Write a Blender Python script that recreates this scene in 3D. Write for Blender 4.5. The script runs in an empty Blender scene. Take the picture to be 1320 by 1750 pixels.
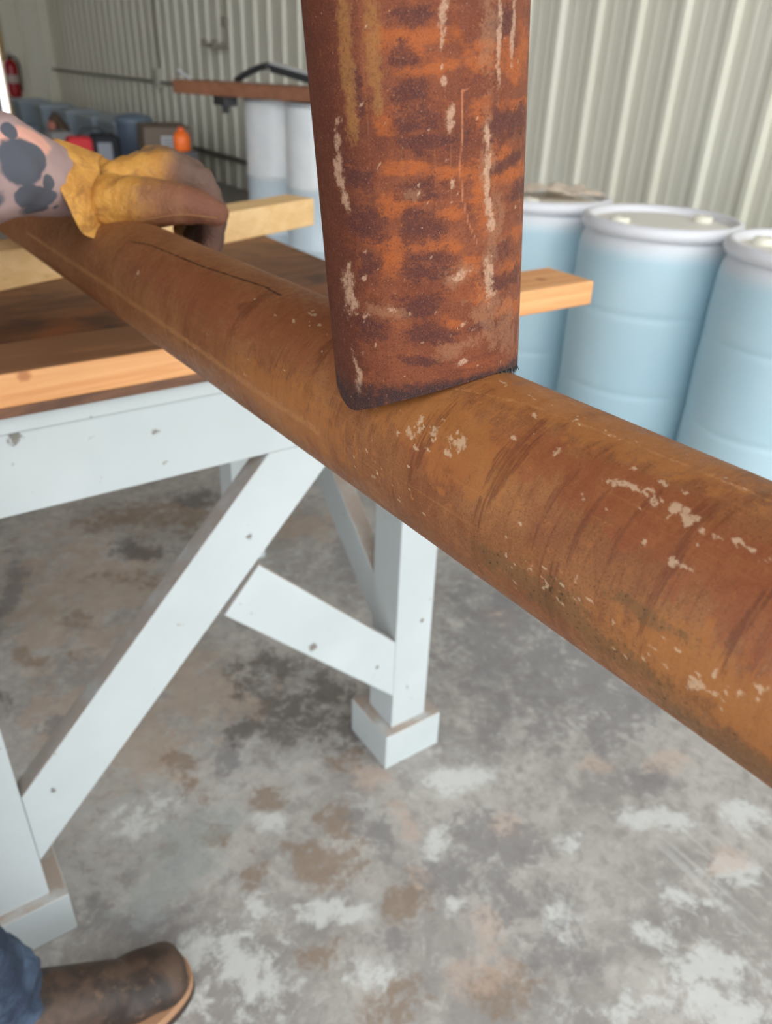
import bpy, bmesh, math, random
import numpy as np
from mathutils import Vector, Matrix, noise as mnoise

S = bpy.context.scene
COL = S.collection
random.seed(7)

# ------------------------------------------------------------------ camera
CAM = Vector((-0.6966, -0.9509, 1.35))
CR = Vector((0.8281, -0.5595, 0.0346)); CU = Vector((0.2586, 0.4360, 0.8620)); CB = Vector((-0.4974, -0.7049, 0.5057))
CR.normalize(); CB = (CB - CR * CB.dot(CR)).normalized(); CU = CB.cross(CR)
FPX = 1317.0
cam_d = bpy.data.cameras.new('camera'); cam = bpy.data.objects.new('camera', cam_d); COL.objects.link(cam)
cam.matrix_world = Matrix(((CR.x, CU.x, CB.x, CAM.x), (CR.y, CU.y, CB.y, CAM.y), (CR.z, CU.z, CB.z, CAM.z), (0, 0, 0, 1)))
cam_d.sensor_fit = 'VERTICAL'; cam_d.sensor_height = 36.0; cam_d.lens = 36.0 * FPX / 1750.0
cam_d.clip_start = 0.01; cam_d.clip_end = 200
cam_d.dof.use_dof = True; cam_d.dof.focus_distance = 0.45; cam_d.dof.aperture_fstop = 9.0
S.camera = cam

# ------------------------------------------------------------------ world, light, exposure
world = bpy.data.worlds.new('sky'); S.world = world; world.use_nodes = True
wn = world.node_tree; bg = wn.nodes['Background']
bg.inputs['Color'].default_value = (0.93, 0.97, 1.0, 1); bg.inputs['Strength'].default_value = 2.55
def portal(loc, rot, w, h):                                      # guides the daylight through the open sides of the shed
    d = bpy.data.lights.new('opening_portal', 'AREA'); d.shape = 'RECTANGLE'; d.size = w; d.size_y = h; d.cycles.is_portal = True
    o = bpy.data.objects.new('opening_portal', d); COL.objects.link(o); o.location = loc; o.rotation_euler = rot
portal((-1.8, -2.7, 2.7), (math.pi / 2, 0, math.pi), 10.3, 5.4)
portal((-7.0, -0.6, 2.7), (math.pi / 2, 0, math.pi / 2), 4.2, 5.4)
S.view_settings.view_transform = 'Standard'; S.view_settings.look = 'None'
S.view_settings.exposure = 0.32; S.view_settings.gamma = 1.0
S.view_settings.use_curve_mapping = False
S.cycles.use_denoising = True
S.cycles.max_bounces = 10; S.cycles.diffuse_bounces = 6

# ------------------------------------------------------------------ helpers
def V(*a): return Vector(a)
def ray(x, y):
    return (CR * (x - 660) + CU * (875 - y)) / FPX - CB
def pd(x, y, d): return CAM + ray(x, y) * d                      # a point of the place seen at a depth
def at(x, y, ax, val):                                           # ... seen on an axis plane
    r = ray(x, y); return CAM + r * ((val - CAM[ax]) / r[ax])
def lin(c):
    r = []
    for v in c[:3]:
        v = v / 255.0
        r.append(v / 12.92 if v <= 0.04045 else ((v + 0.055) / 1.055) ** 2.4)
    return (r[0], r[1], r[2], 1.0)

class Mat:
    def __init__(s, name, col=(200, 200, 200), rough=0.6, metal=0.0, spec=0.5):
        s.m = bpy.data.materials.new(name); s.m.use_nodes = True
        s.nt = s.m.node_tree; s.b = s.nt.nodes['Principled BSDF']
        s.b.inputs['Base Color'].default_value = lin(col); s.b.inputs['Roughness'].default_value = rough
        s.b.inputs['Metallic'].default_value = metal; s.b.inputs['Specular IOR Level'].default_value = spec
    def node(s, t, **kw):
        n = s.nt.nodes.new(t)
        for k, v in kw.items(): setattr(n, k, v)
        return n
    def link(s, a, b): s.nt.links.new(a, b)
    def put(s, sock, v):
        if isinstance(v, bpy.types.NodeSocket): s.link(v, sock)
        elif v is not None: sock.default_value = v
    def obj(s): return s.node('ShaderNodeTexCoord').outputs['Object']
    def gen(s): return s.node('ShaderNodeTexCoord').outputs['Generated']
    def attr(s, name, out='Fac'):
        n = s.node('ShaderNodeAttribute'); n.attribute_name = name; return n.outputs[out]
    def scale(s, vec, sc, loc=(0, 0, 0), rot=(0, 0, 0)):
        n = s.node('ShaderNodeMapping'); s.link(vec, n.inputs[0])
        n.inputs['Scale'].default_value = sc; n.inputs['Location'].default_value = loc; n.inputs['Rotation'].default_value = rot
        return n.outputs[0]
    def noise(s, vec, sc, det=3, ro=0.55, dist=0.0, out='Fac'):
        n = s.node('ShaderNodeTexNoise'); s.link(vec, n.inputs['Vector'])
        n.inputs['Scale'].default_value = sc; n.inputs['Detail'].default_value = det
        n.inputs['Roughness'].default_value = ro; n.inputs['Distortion'].default_value = dist
        return n.outputs[out]
    def math(s, op, a, b=None, c=None, clamp=False):
        n = s.node('ShaderNodeMath'); n.operation = op; n.use_clamp = clamp
        s.put(n.inputs[0], a); s.put(n.inputs[1], b)
        if c is not None: s.put(n.inputs[2], c)
        return n.outputs[0]
    def step(s, v, lo, hi, a=0.0, b=1.0):
        n = s.node('ShaderNodeMapRange'); n.interpolation_type = 'SMOOTHSTEP'
        s.put(n.inputs[0], v); n.inputs[1].default_value = lo; n.inputs[2].default_value = hi
        n.inputs[3].default_value = a; n.inputs[4].default_value = b
        return n.outputs[0]
    def mix(s, fac, a, b):
        n = s.node('ShaderNodeMix'); n.data_type = 'RGBA'
        s.put(n.inputs[0], fac)
        for sock, v in ((n.inputs[6], a), (n.inputs[7], b)):
            if isinstance(v, tuple): sock.default_value = lin(v)
            else: s.put(sock, v)
        return n.outputs[2]
    def sep(s, vec):
        n = s.node('ShaderNodeSeparateXYZ'); s.link(vec, n.inputs[0]); return n.outputs
    def base(s, c): s.put(s.b.inputs['Base Color'], c)
    def rough(s, c): s.put(s.b.inputs['Roughness'], c)
    def bump(s, h, strength=0.3, dist=0.002):
        n = s.node('ShaderNodeBump'); n.inputs['Strength'].default_value = strength; n.inputs['Distance'].default_value = dist
        s.link(h, n.inputs['Height']); s.link(n.outputs[0], s.b.inputs['Normal'])
    def near(s, vec, p, r, sc=(1, 1, 1)):                        # 1 inside a soft ball round p, 0 outside
        mp = s.node('ShaderNodeVectorMath'); mp.operation = 'SUBTRACT'; s.link(vec, mp.inputs[0]); mp.inputs[1].default_value = p
        ms = s.node('ShaderNodeVectorMath'); ms.operation = 'MULTIPLY'; s.link(mp.outputs[0], ms.inputs[0]); ms.inputs[1].default_value = sc
        ml = s.node('ShaderNodeVectorMath'); ml.operation = 'LENGTH'; s.link(ms.outputs[0], ml.inputs[0])
        return s.math('DIVIDE', ml.outputs['Value'], r)

def tag(o, label, cat, group=None, kind=None):
    if label: o['label'] = label
    if cat: o['category'] = cat
    if group: o['group'] = group
    if kind: o['kind'] = kind
    return o
def empty(name, loc, label, cat, rotz=0, group=None):
    o = bpy.data.objects.new(name, None); COL.objects.link(o); o.location = loc; o.rotation_euler = (0, 0, rotz)
    o.empty_display_size = 0.05
    return tag(o, label, cat, group)
def link_mesh(name, me, mat, parent=None, smooth=None):
    o = bpy.data.objects.new(name, me); COL.objects.link(o)
    if mat is not None: me.materials.append(mat.m if isinstance(mat, Mat) else mat)
    if parent is not None: o.parent = parent
    if smooth is not None:
        for p in me.polygons: p.use_smooth = True
        if smooth < 3: me.set_sharp_from_angle(angle=smooth)
    return o
def obj(name, bm, mat, parent=None, smooth=None, bevel=0.0, seg=2):
    if bevel:
        bmesh.ops.remove_doubles(bm, verts=bm.verts, dist=1e-6)
        es = [e for e in bm.edges if len(e.link_faces) == 2 and e.calc_face_angle(0) > 0.6]
        bmesh.ops.bevel(bm, geom=es, offset=bevel, segments=seg, profile=0.5, affect='EDGES', clamp_overlap=True)
    bmesh.ops.recalc_face_normals(bm, faces=bm.faces)
    me = bpy.data.meshes.new(name); bm.to_mesh(me); bm.free()
    return link_mesh(name, me, mat, parent, smooth)
def box(bm, lo, hi, M=None):
    vs = [bm.verts.new((x, y, z)) for x in (lo[0], hi[0]) for y in (lo[1], hi[1]) for z in (lo[2], hi[2])]
    for f in ((0, 1, 3, 2), (4, 6, 7, 5), (0, 4, 5, 1), (2, 3, 7, 6), (0, 2, 6, 4), (1, 5, 7, 3)): bm.faces.new([vs[i] for i in f])
    if M is not None:
        for v in vs: v.co = M @ v.co
    return vs
def prism(bm, pts, ax, a, b):                                    # polygon extruded along an axis
    def mk(p, t):
        q = list(p); q.insert(ax, t); return bm.verts.new(q)
    A = [mk(p, a) for p in pts]; B = [mk(p, b) for p in pts]; n = len(pts)
    bm.faces.new(A[::-1]); bm.faces.new(B)
    for i in range(n): bm.faces.new((A[i], A[(i + 1) % n], B[(i + 1) % n], B[i]))
def lathe(bm, prof, seg=48, c=(0, 0, 0), close=True, ax=2):
    rings = []
    for r, z in prof:
        ring = []
        for i in range(seg):
            a = 2 * math.pi * i / seg
            p = [r * math.cos(a), r * math.sin(a), z]
            if ax == 0: p = [z, p[0], p[1]]
            ring.append(bm.verts.new((c[0] + p[0], c[1] + p[1], c[2] + p[2])))
        rings.append(ring)
    for a, b in zip(rings, rings[1:]):
        for i in range(seg): bm.faces.new((a[i], a[(i + 1) % seg], b[(i + 1) % seg], b[i]))
    if close:
        bm.faces.new(rings[0][::-1]); bm.faces.new(rings[-1])
def tube(bm, pts, r, seg=10, cap=True):
    pts = [Vector(p) for p in pts]; n = len(pts)
    rs = r if isinstance(r, (list, tuple)) else [r] * n
    t0 = (pts[1] - pts[0]).normalized(); nx = t0.orthogonal().normalized(); rings = []
    for i in range(n):
        t = (pts[min(i + 1, n - 1)] - pts[max(i - 1, 0)]).normalized()
        nx = (nx - t * nx.dot(t)).normalized(); ny = t.cross(nx)
        rings.append([bm.verts.new(pts[i] + (nx * math.cos(2 * math.pi * k / seg) + ny * math.sin(2 * math.pi * k / seg)) * rs[i]) for k in range(seg)])
    for a, b in zip(rings, rings[1:]):
        for k in range(seg): bm.faces.new((a[k], a[(k + 1) % seg], b[(k + 1) % seg], b[k]))
    if cap: bm.faces.new(rings[0][::-1]); bm.faces.new(rings[-1])
def curve(pts, n=8):                                             # Catmull-Rom through points
    P = [Vector(p) for p in pts]; P = [P[0] * 2 - P[1]] + P + [P[-1] * 2 - P[-2]]; out = []
    for i in range(1, len(P) - 2):
        for k in range(n):
            t = k / n; a, b, c, d = P[i - 1:i + 3]
            out.append(0.5 * ((2 * b) + (c - a) * t + (2 * a - 5 * b + 4 * c - d) * t * t + (3 * b - a - 3 * c + d) * t ** 3))
    out.append(P[-2]); return out
def capsule(bm, a, ra, b, rb, seg=20):
    a = Vector(a); b = Vector(b); ax = (b - a); L = ax.length
    if L < 1e-6: ax = Vector((0, 0, 1)); L = 1e-6
    ax.normalize(); nx = ax.orthogonal().normalized(); ny = ax.cross(nx); prof = []
    for i in range(1, 7):
        t = -math.pi / 2 + i * math.pi / 2 / 6; prof.append((ra * math.cos(t), ra * math.sin(t)))
    for i in range(0, 6):
        t = i * math.pi / 2 / 6; prof.append((rb * math.cos(t), L + rb * math.sin(t)))
    rings = [[bm.verts.new(a + ax * h + (nx * math.cos(2 * math.pi * k / seg) + ny * math.sin(2 * math.pi * k / seg)) * r) for k in range(seg)] for r, h in prof]
    p0 = bm.verts.new(a - ax * ra); p1 = bm.verts.new(b + ax * rb)
    for A, B in zip(rings, rings[1:]):
        for k in range(seg): bm.faces.new((A[k], A[(k + 1) % seg], B[(k + 1) % seg], B[k]))
    for k in range(seg):
        bm.faces.new((p0, rings[0][(k + 1) % seg], rings[0][k])); bm.faces.new((p1, rings[-1][k], rings[-1][(k + 1) % seg]))
def ellipsoid(bm, c, r, rot=None):
    M = Matrix.Translation(Vector(c)) @ (rot.to_4x4() if rot else Matrix()) @ Matrix.Diagonal((r[0], r[1], r[2], 1))
    bmesh.ops.create_uvsphere(bm, u_segments=24, v_segments=16, radius=1, matrix=M)
def organic(name, bm, mat, parent, voxel, smooth=6, disp=None):  # overlapping limbs fused into one continuous skin
    bmesh.ops.recalc_face_normals(bm, faces=bm.faces)
    me = bpy.data.meshes.new(name + '_tmp'); bm.to_mesh(me); bm.free()
    o = bpy.data.objects.new(name + '_tmp', me); COL.objects.link(o)
    r = o.modifiers.new('r', 'REMESH'); r.mode = 'VOXEL'; r.voxel_size = voxel
    s = o.modifiers.new('s', 'SMOOTH'); s.factor = 0.5; s.iterations = smooth
    dg = bpy.context.evaluated_depsgraph_get(); me2 = bpy.data.meshes.new_from_object(o.evaluated_get(dg))
    bpy.data.objects.remove(o); bpy.data.meshes.remove(me); me2.name = name; me2.materials.clear()
    if disp:
        me2.update()
        for v in me2.vertices: v.co = v.co + v.normal * disp(v.co)
    return link_mesh(name, me2, mat, parent, smooth=4)
def fattr(me, name, arr):
    a = me.attributes.new(name, 'FLOAT', 'POINT'); a.data.foreach_set('value', np.asarray(arr, np.float32))
def copy_tree(o, parent=None):
    c = o.copy(); COL.objects.link(c)
    if parent is not None: c.parent = parent
    for ch in list(o.children): copy_tree(ch, c)
    return c
def struct(o): o['kind'] = 'structure'; return o

_lat = np.random.RandomState(5).rand(64, 64, 64).astype(np.float32)
def vnoise(P):
    P = np.asarray(P); i = np.floor(P).astype(int); f = P - i; f = f * f * (3 - 2 * f); r = 0
    for dx in (0, 1):
        for dy in (0, 1):
            for dz in (0, 1):
                w = (f[:, 0] if dx else 1 - f[:, 0]) * (f[:, 1] if dy else 1 - f[:, 1]) * (f[:, 2] if dz else 1 - f[:, 2])
                r = r + w * _lat[(i[:, 0] + dx) % 64, (i[:, 1] + dy) % 64, (i[:, 2] + dz) % 64]
    return r
def fbm(x, y, fr, seed=0.0, oct=4, g=0.55):                      # -1..1
    t = 0; a = 1.0; n = 0
    for k in range(oct):
        t = t + a * (vnoise(np.stack([x * fr + 11.3 * k, y * fr + 7.7 * k, np.full_like(x, seed + 3.1 * k)], 1)) * 2 - 1); n += a; a *= g; fr *= 2.03
    return t / n

# ------------------------------------------------------------------ materials of the setting
def m_concrete():
    m = Mat('stained_concrete', rough=0.75); p = m.obj()
    n1 = m.noise(p, 2.6, 6, 0.62, 0.5); n2 = m.noise(p, 11, 6, 0.68, 0.3); n3 = m.noise(p, 70, 4, 0.7); n4 = m.noise(m.scale(p, (1, 1, 1), loc=(5, 3, 0)), 7.5, 6, 0.66, 0.4)
    c = m.mix(m.step(n1, 0.36, 0.64), (150, 145, 140), (180, 175, 168))
    c = m.mix(m.step(n4, 0.50, 0.66, 0, 0.55), c, (194, 188, 180))
    c = m.mix(m.step(n2, 0.52, 0.66, 0, 0.45), c, (132, 126, 122)); n5 = m.noise(m.scale(p, (1, 1, 1), loc=(9, 1, 0)), 30, 6, 0.72, 0.4)
    c = m.mix(m.step(n5, 0.50, 0.64, 0, 0.5), c, (138, 130, 124)); c = m.mix(m.step(n5, 0.36, 0.48, 0.4, 0), c, (200, 196, 189))
    for k, (a, col, hi) in enumerate((('tan', (178, 158, 140), 0.7), ('pale', (212, 213, 209), 0.75), ('brown', (138, 116, 96), 0.72), ('salmon', (196, 170, 152), 0.5),
                       ('slate', (126, 122, 122), 0.7), ('soot', (96, 89, 84), 0.75), ('green', (158, 164, 160), 0.6))):
        q = m.scale(p, (1, 1, 1), loc=(k * 3.7, k * 1.9, 0))
        wob = m.math('ADD', m.math('MULTIPLY', m.math('SUBTRACT', m.noise(q, 11, 6, 0.70, 0.5), 0.5), 3.3), m.math('MULTIPLY', m.math('SUBTRACT', m.noise(q, 42, 5, 0.72, 0.4), 0.5), 1.9))
        f = m.math('ADD', m.attr(a), wob); f = m.math('MULTIPLY', m.step(f, 0.34, 0.95, 0, hi), m.step(m.attr(a), 0.08, 0.5))
        c = m.mix(f, c, col)
    sv = m.scale(p, (46, 1.6, 1), rot=(0, 0, math.radians(-27)))
    sc = m.math('MULTIPLY', m.step(m.noise(sv, 1.0, 3, 0.6), 0.54, 0.66), m.attr('drag'))
    c = m.mix(m.math('MULTIPLY', sc, 0.55), c, (200, 198, 192))
    c = m.mix(m.step(n3, 0.58, 0.75, 0, 0.40), c, (120, 114, 109)); c = m.mix(m.step(m.noise(p, 130, 3, 0.7), 0.60, 0.72, 0, 0.35), c, (190, 186, 178))
    m.base(c); m.rough(m.step(n2, 0.3, 0.7, 0.55, 0.85)); m.bump(n3, 0.12, 0.002); return m
M_CONC = m_concrete()
def m_siding(name, a, b):
    m = Mat(name, rough=0.42); p = m.obj()
    n = m.noise(m.scale(p, (1, 1, 0.15)), 2.2, 4, 0.6)
    c = m.mix(m.step(n, 0.35, 0.7), a, b)
    c = m.mix(m.step(m.noise(p, 30, 3, 0.6), 0.70, 0.78, 0, 0.4), c, (150, 144, 132)); m.base(c); return m
M_SIDE = m_siding('painted_metal_siding', (234, 230, 212), (240, 237, 222))
M_ROOF = m_siding('roof_boards', (92, 72, 56), (106, 84, 66)); M_BROWN = m_siding('brown_siding', (128, 112, 96), (138, 122, 106))

# ------------------------------------------------------------------ floor with its stains
WX = 3.35; Y0 = -2.7; Y1 = 15.6; XL = -7.0; HZ = 5.4
def axis_pts(a, b, f0, f1, fine, coarse):
    L = list(np.arange(a, f0, coarse)) + list(np.arange(f0, f1, fine)) + list(np.arange(f1, b, coarse)) + [b]
    return np.array(sorted(set(round(float(v), 5) for v in L)))
xs = axis_pts(XL, WX + 0.2, -1.2, 2.0, 0.018, 0.3); ys = axis_pts(Y0, Y1 + 0.2, -1.0, 2.4, 0.018, 0.3)
XX, YY = np.meshgrid(xs, ys, indexing='ij'); nx, ny = XX.shape
me = bpy.data.meshes.new('floor')
co = np.stack([XX.ravel(), YY.ravel(), np.zeros(nx * ny)], 1)
I = np.arange(nx * ny).reshape(nx, ny)
fc = np.stack([I[:-1, :-1].ravel(), I[1:, :-1].ravel(), I[1:, 1:].ravel(), I[:-1, 1:].ravel()], 1)
me.from_pydata(co.tolist(), [], fc.tolist()); me.update()
STAINS = {
 'brown': [(270, 880, 150, 26), (225, 990, 70, 16), (165, 1062, 32, 15), (65, 1122, 42, 17), (150, 1125, 20, 10), (300, 1310, 34, 26), (370, 1462, 30, 24), (430, 1512, 34, 32), (272, 1470, 24, 14),
           (560, 1470, 62, 34), (700, 1528, 48, 42), (562, 1612, 42, 26), (590, 1420, 36, 36), (340, 1360, 40, 26), (470, 1375, 34, 26), (690, 1720, 60, 30), (600, 1310, 40, 24), (880, 1700, 60, 40), (700, 1670, 40, 20)],
 'soot': [(450, 1180, 80, 50), (505, 1232, 70, 48), (425, 1245, 40, 30), (250, 935, 60, 20), (330, 850, 60, 18), (560, 1180, 40, 40), (600, 1270, 40, 40), (470, 1130, 60, 26), (5, 1190, 14, 34)],
 'slate': [(392, 1292, 26, 34), (780, 1486, 66, 44), (870, 1440, 60, 36), (905, 1560, 80, 48), (835, 1415, 50, 36), (640, 1430, 34, 44), (955, 1640, 66, 40), (690, 1602, 30, 18), (100, 1250, 40, 26),
           (1000, 1150, 200, 110), (850, 1080, 100, 110), (1100, 1330, 50, 34), (20, 1000, 20, 60), (250, 1590, 80, 36), (150, 1560, 40, 40), (880, 1480, 60, 60), (610, 950, 40, 60)],
 'tan': [(150, 1000, 150, 110), (330, 1180, 130, 70), (230, 1280, 120, 70), (520, 900, 80, 30), (120, 1230, 100, 60)],
 'salmon': [(845, 1590, 36, 32), (712, 1400, 32, 26), (655, 1335, 44, 20), (892, 1420, 32, 26), (830, 1680, 60, 40), (1010, 1310, 40, 14), (1250, 1480, 40, 22), (860, 1055, 30, 12), (720, 1500, 30, 24), (1160, 1300, 60, 20)],
 'pale': [(1220, 1690, 110, 56), (1150, 1630, 34, 34), (1050, 1732, 80, 26), (1180, 1560, 70, 26), (985, 1600, 28, 34), (790, 1550, 24, 20), (790, 1330, 56, 26), (430, 1650, 90, 60), (330, 1680, 70, 60), (560, 1550, 60, 22),
          (1260, 1500, 60, 26), (1290, 1390, 50, 30), (760, 1430, 30, 24), (470, 1430, 40, 20), (640, 1660, 60, 30), (1130, 1400, 60, 22), (250, 1400, 60, 30), (1000, 1470, 40, 20), (440, 1560, 40, 30)],
 'green': [(300, 1490, 80, 60), (360, 1420, 60, 40), (230, 1560, 50, 40)],
 'drag': [(1240, 1490, 160, 90)]}
for nm, L in STAINS.items():
    m_ = np.zeros(nx * ny); wx = co[:, :2] + np.stack([fbm(co[:, 0], co[:, 1], 5, 1), fbm(co[:, 0], co[:, 1], 5, 9)], 1) * 0.07
    for (px, py, hw, hh) in L:
        c = at(px, py, 2, 0.0); e1 = at(px + hw, py, 2, 0.0) - c; e2 = at(px, py - hh, 2, 0.0) - c
        M2 = np.linalg.inv(np.array([[e1.x, e2.x], [e1.y, e2.y]])); d = wx - np.array([c.x, c.y]); q = d @ M2.T
        m_ = np.maximum(m_, np.exp(-0.75 * (q ** 2).sum(1)))
    fattr(me, nm, m_)
floor = struct(link_mesh('floor', me, M_CONC))
bm = bmesh.new(); box(bm, (-16, -22, -0.12), (14, Y0, -0.02)); struct(obj('trim_1', bm, Mat('sunlit_yard_gravel', (176, 170, 160), 0.9)))

# ------------------------------------------------------------------ walls and roof
def rib_profile(a, b, off, pitch=0.3055, h=0.030):
    pts = []; k0 = math.floor((a - off) / pitch); k = k0
    raw = []
    while off + k * pitch < b + pitch:
        y = off + k * pitch
        raw += [(y - 0.036, 0), (y - 0.016, h), (y + 0.016, h), (y + 0.036, 0)]
        for q in (0.105, 0.200):
            raw += [(y + q - 0.022, 0), (y + q - 0.012, 0.0035), (y + q + 0.012, 0.0035), (y + q + 0.022, 0)]
        k += 1
    return [(a, 0)] + [p for p in raw if a < p[0] < b] + [(b, 0)]
def sheet(name, prof, fn, z0, z1, mat):
    bm = bmesh.new(); A = []; B = []; A2 = []; B2 = []
    for y, d in prof:
        A.append(bm.verts.new(fn(y, d, z0))); B.append(bm.verts.new(fn(y, d, z1)))
    for i in range(len(prof) - 1): bm.faces.new((A[i], A[i + 1], B[i + 1], B[i]))
    o = obj(name, bm, mat); sm = o.modifiers.new('thickness', 'SOLIDIFY'); sm.thickness = 0.0015
    return struct(o)
sheet('wall_right', rib_profile(Y0, Y1, 10.449), lambda y, d, z: (WX - d, y, z), 0, HZ, M_SIDE)
sheet('wall_left', rib_profile(1.5, Y1, 0), lambda y, d, z: (XL + d, y, z), 0, HZ, M_BROWN)
DX0, DX1 = 1.25, 2.42                                             # daylight doorway in the end wall
sheet('wall_end', rib_profile(DX1 + 0.06, WX, 0.1), lambda x, d, z: (x, Y1 - d, z), 0, HZ, M_SIDE)
sheet('wall_back', rib_profile(XL, DX0, 0.1), lambda x, d, z: (x, Y1 - d, z), 0, HZ, M_SIDE)
sheet('wall_over_door', rib_profile(DX0, DX1 + 0.06, 0.1), lambda x, d, z: (x, Y1 - d, z), 2.5, HZ, M_SIDE)
bm = bmesh.new(); box(bm, (XL, Y0, HZ), (WX + 0.1, Y1 + 0.1, HZ + 0.08)); struct(obj('ceiling', bm, M_ROOF))
M_FRAME = Mat('varnished_door_frame', (205, 170, 110), 0.45)
bm = bmesh.new(); box(bm, (DX1, Y1 - 0.12, 0), (DX1 + 0.07, Y1 + 0.05, 2.5)); box(bm, (DX0 - 0.07, Y1 - 0.12, 0), (DX0, Y1 + 0.05, 2.5)); box(bm, (DX0 - 0.07, Y1 - 0.12, 2.5), (DX1 + 0.07, Y1 + 0.05, 2.57))
d1_ = struct(obj('door_1', bm, M_FRAME, bevel=0.006))
bm = bmesh.new(); box(bm, (DX0, Y1 - 0.05, 0.01), (DX1 - 0.10, Y1, 2.49)); obj('door_leaf', bm, Mat('grey_door_paint', (190, 196, 198), 0.5), d1_, bevel=0.004)
# steel angle along the foot of the wall
bm = bmesh.new(); box(bm, (WX - 0.075, 1.5, 0.29), (WX - 0.034, Y1, 0.335)); struct(obj('trim_2', bm, Mat('base_angle_steel', (120, 116, 106), 0.6)))

# ------------------------------------------------------------------ the rusty pipes
R = 0.05715
def cyl_hit(px, py, P, a, r=R):
    d = ray(px, py); o = CAM - P; dd = d - a * d.dot(a); oo = o - a * o.dot(a)
    A = dd.dot(dd); B = oo.dot(dd); C = oo.dot(oo) - r * r; D = B * B - A * C
    if D < 0: D = 0
    return CAM + d * ((-B - math.sqrt(D)) / A)
class Pipe:
    def __init__(s, P, a, ref, seam):
        s.t0 = math.radians(seam)
        s.P = Vector(P); s.a = Vector(a).normalized(); s.e1 = Vector(ref); s.e1 = (s.e1 - s.a * s.e1.dot(s.a)).normalized(); s.e2 = s.a.cross(s.e1)
    def uv(s, px, py):
        q = cyl_hit(px, py, s.P, s.a) - s.P
        return ((math.atan2(q.dot(s.e2), q.dot(s.e1)) - s.t0) % (2 * math.pi) + s.t0) * R, q.dot(s.a)
    def grid(s, thetas, lens, lift=None):
        TH, LL = np.meshgrid(thetas, lens, indexing='ij')
        if lift is not None: LL = lift(TH, LL)
        ct, st = np.cos(TH)[..., None], np.sin(TH)[..., None]
        e1, e2, a, P = (np.array(v) for v in (s.e1, s.e2, s.a, s.P))
        return TH, LL, P + R * (ct * e1 + st * e2) + LL[..., None] * a, P + (R - 0.006) * (ct * e1 + st * e2) + LL[..., None] * a
def pipe_mesh(name, pipe, thetas, lens, mat, lift=None, masks={}, parent=None):
    TH, LL, OUT, INN = pipe.grid(thetas, lens, lift)
    n, k = TH.shape; I = np.arange(n * k).reshape(n, k); J = I + n * k
    def quads(I): 
        a = I; b = np.roll(I, -1, 0); return np.stack([a[:, :-1].ravel(), b[:, :-1].ravel(), b[:, 1:].ravel(), a[:, 1:].ravel()], 1)
    def cap(c): return np.stack([I[:, c], np.roll(I[:, c], -1), np.roll(J[:, c], -1), J[:, c]], 1)
    F = np.concatenate([quads(I), quads(J)[:, ::-1], cap(0)[:, ::-1], cap(k - 1)])
    me = bpy.data.meshes.new(name); V3 = np.concatenate([OUT.reshape(-1, 3), INN.reshape(-1, 3)])
    me.vertices.add(len(V3)); me.vertices.foreach_set('co', V3.ravel())
    me.loops.add(F.size); me.loops.foreach_set('vertex_index', F.ravel().astype(np.int32))
    me.polygons.add(len(F)); me.polygons.foreach_set('loop_start', np.arange(0, F.size, 4, dtype=np.int32))
    me.update(); me.validate()
    u = np.concatenate([(TH * R).ravel()] * 2); l = np.concatenate([LL.ravel()] * 2)
    pc = me.attributes.new('pc', 'FLOAT_VECTOR', 'POINT'); pc.data.foreach_set('vector', np.stack([u, l, np.zeros_like(u)], 1).astype(np.float32).ravel())
    h_ = len(u) // 2; uo, lo = u[:h_], l[:h_]
    for nm, fn in masks.items(): fattr(me, nm, np.concatenate([fn(uo, lo), np.zeros(h_)]))
    return link_mesh(name, me, mat, parent, smooth=0.7)
def spots(L, soft=1.5, warp=0.0, boxy=2.0):                      # L: (u, l, half u, half l, tilt); warp = ragged outline
    def f(u, l):
        m = np.zeros_like(u)
        if warp:
            wu = fbm(u, l, 70, 2) * 1.0 + fbm(u, l, 330, 4) * 0.5; wl = fbm(u, l, 70, 6) * 1.0 + fbm(u, l, 330, 8) * 0.5
        for cu, cl, ru, rl, t in L:
            s_ = np.abs(l - cl) < 3 * max(ru, rl) + 0.01; uu, ll = u[s_], l[s_]
            if warp: k = warp * min(ru, rl, 0.012); uu = uu + wu[s_] * k; ll = ll + wl[s_] * k
            du, dl = uu - cu, ll - cl; c, q = math.cos(t), math.sin(t)
            a, b = du * c + dl * q, -du * q + dl * c
            w = (np.abs(a / ru) ** boxy + np.abs(b / rl) ** boxy) ** (1.0 / boxy); m[s_] = np.maximum(m[s_], np.clip((soft - w) / (soft - 0.6), 0, 1))
        return m
    return f
def lines(L):                                                    # L: (list of (u, l), half width, strength)
    def f(u, l):
        m = np.zeros_like(u)
        for pts, w, k in L:
            for (u0, l0), (u1, l1) in zip(pts, pts[1:]):
                dx, dy = u1 - u0, l1 - l0; L2 = dx * dx + dy * dy + 1e-12
                t = np.clip(((u - u0) * dx + (l - l0) * dy) / L2, 0, 1)
                d = np.hypot(u - u0 - t * dx, l - l0 - t * dy); m = np.maximum(m, k * np.clip(1.5 - d / w, 0, 1))
        return m
    return f

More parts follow.
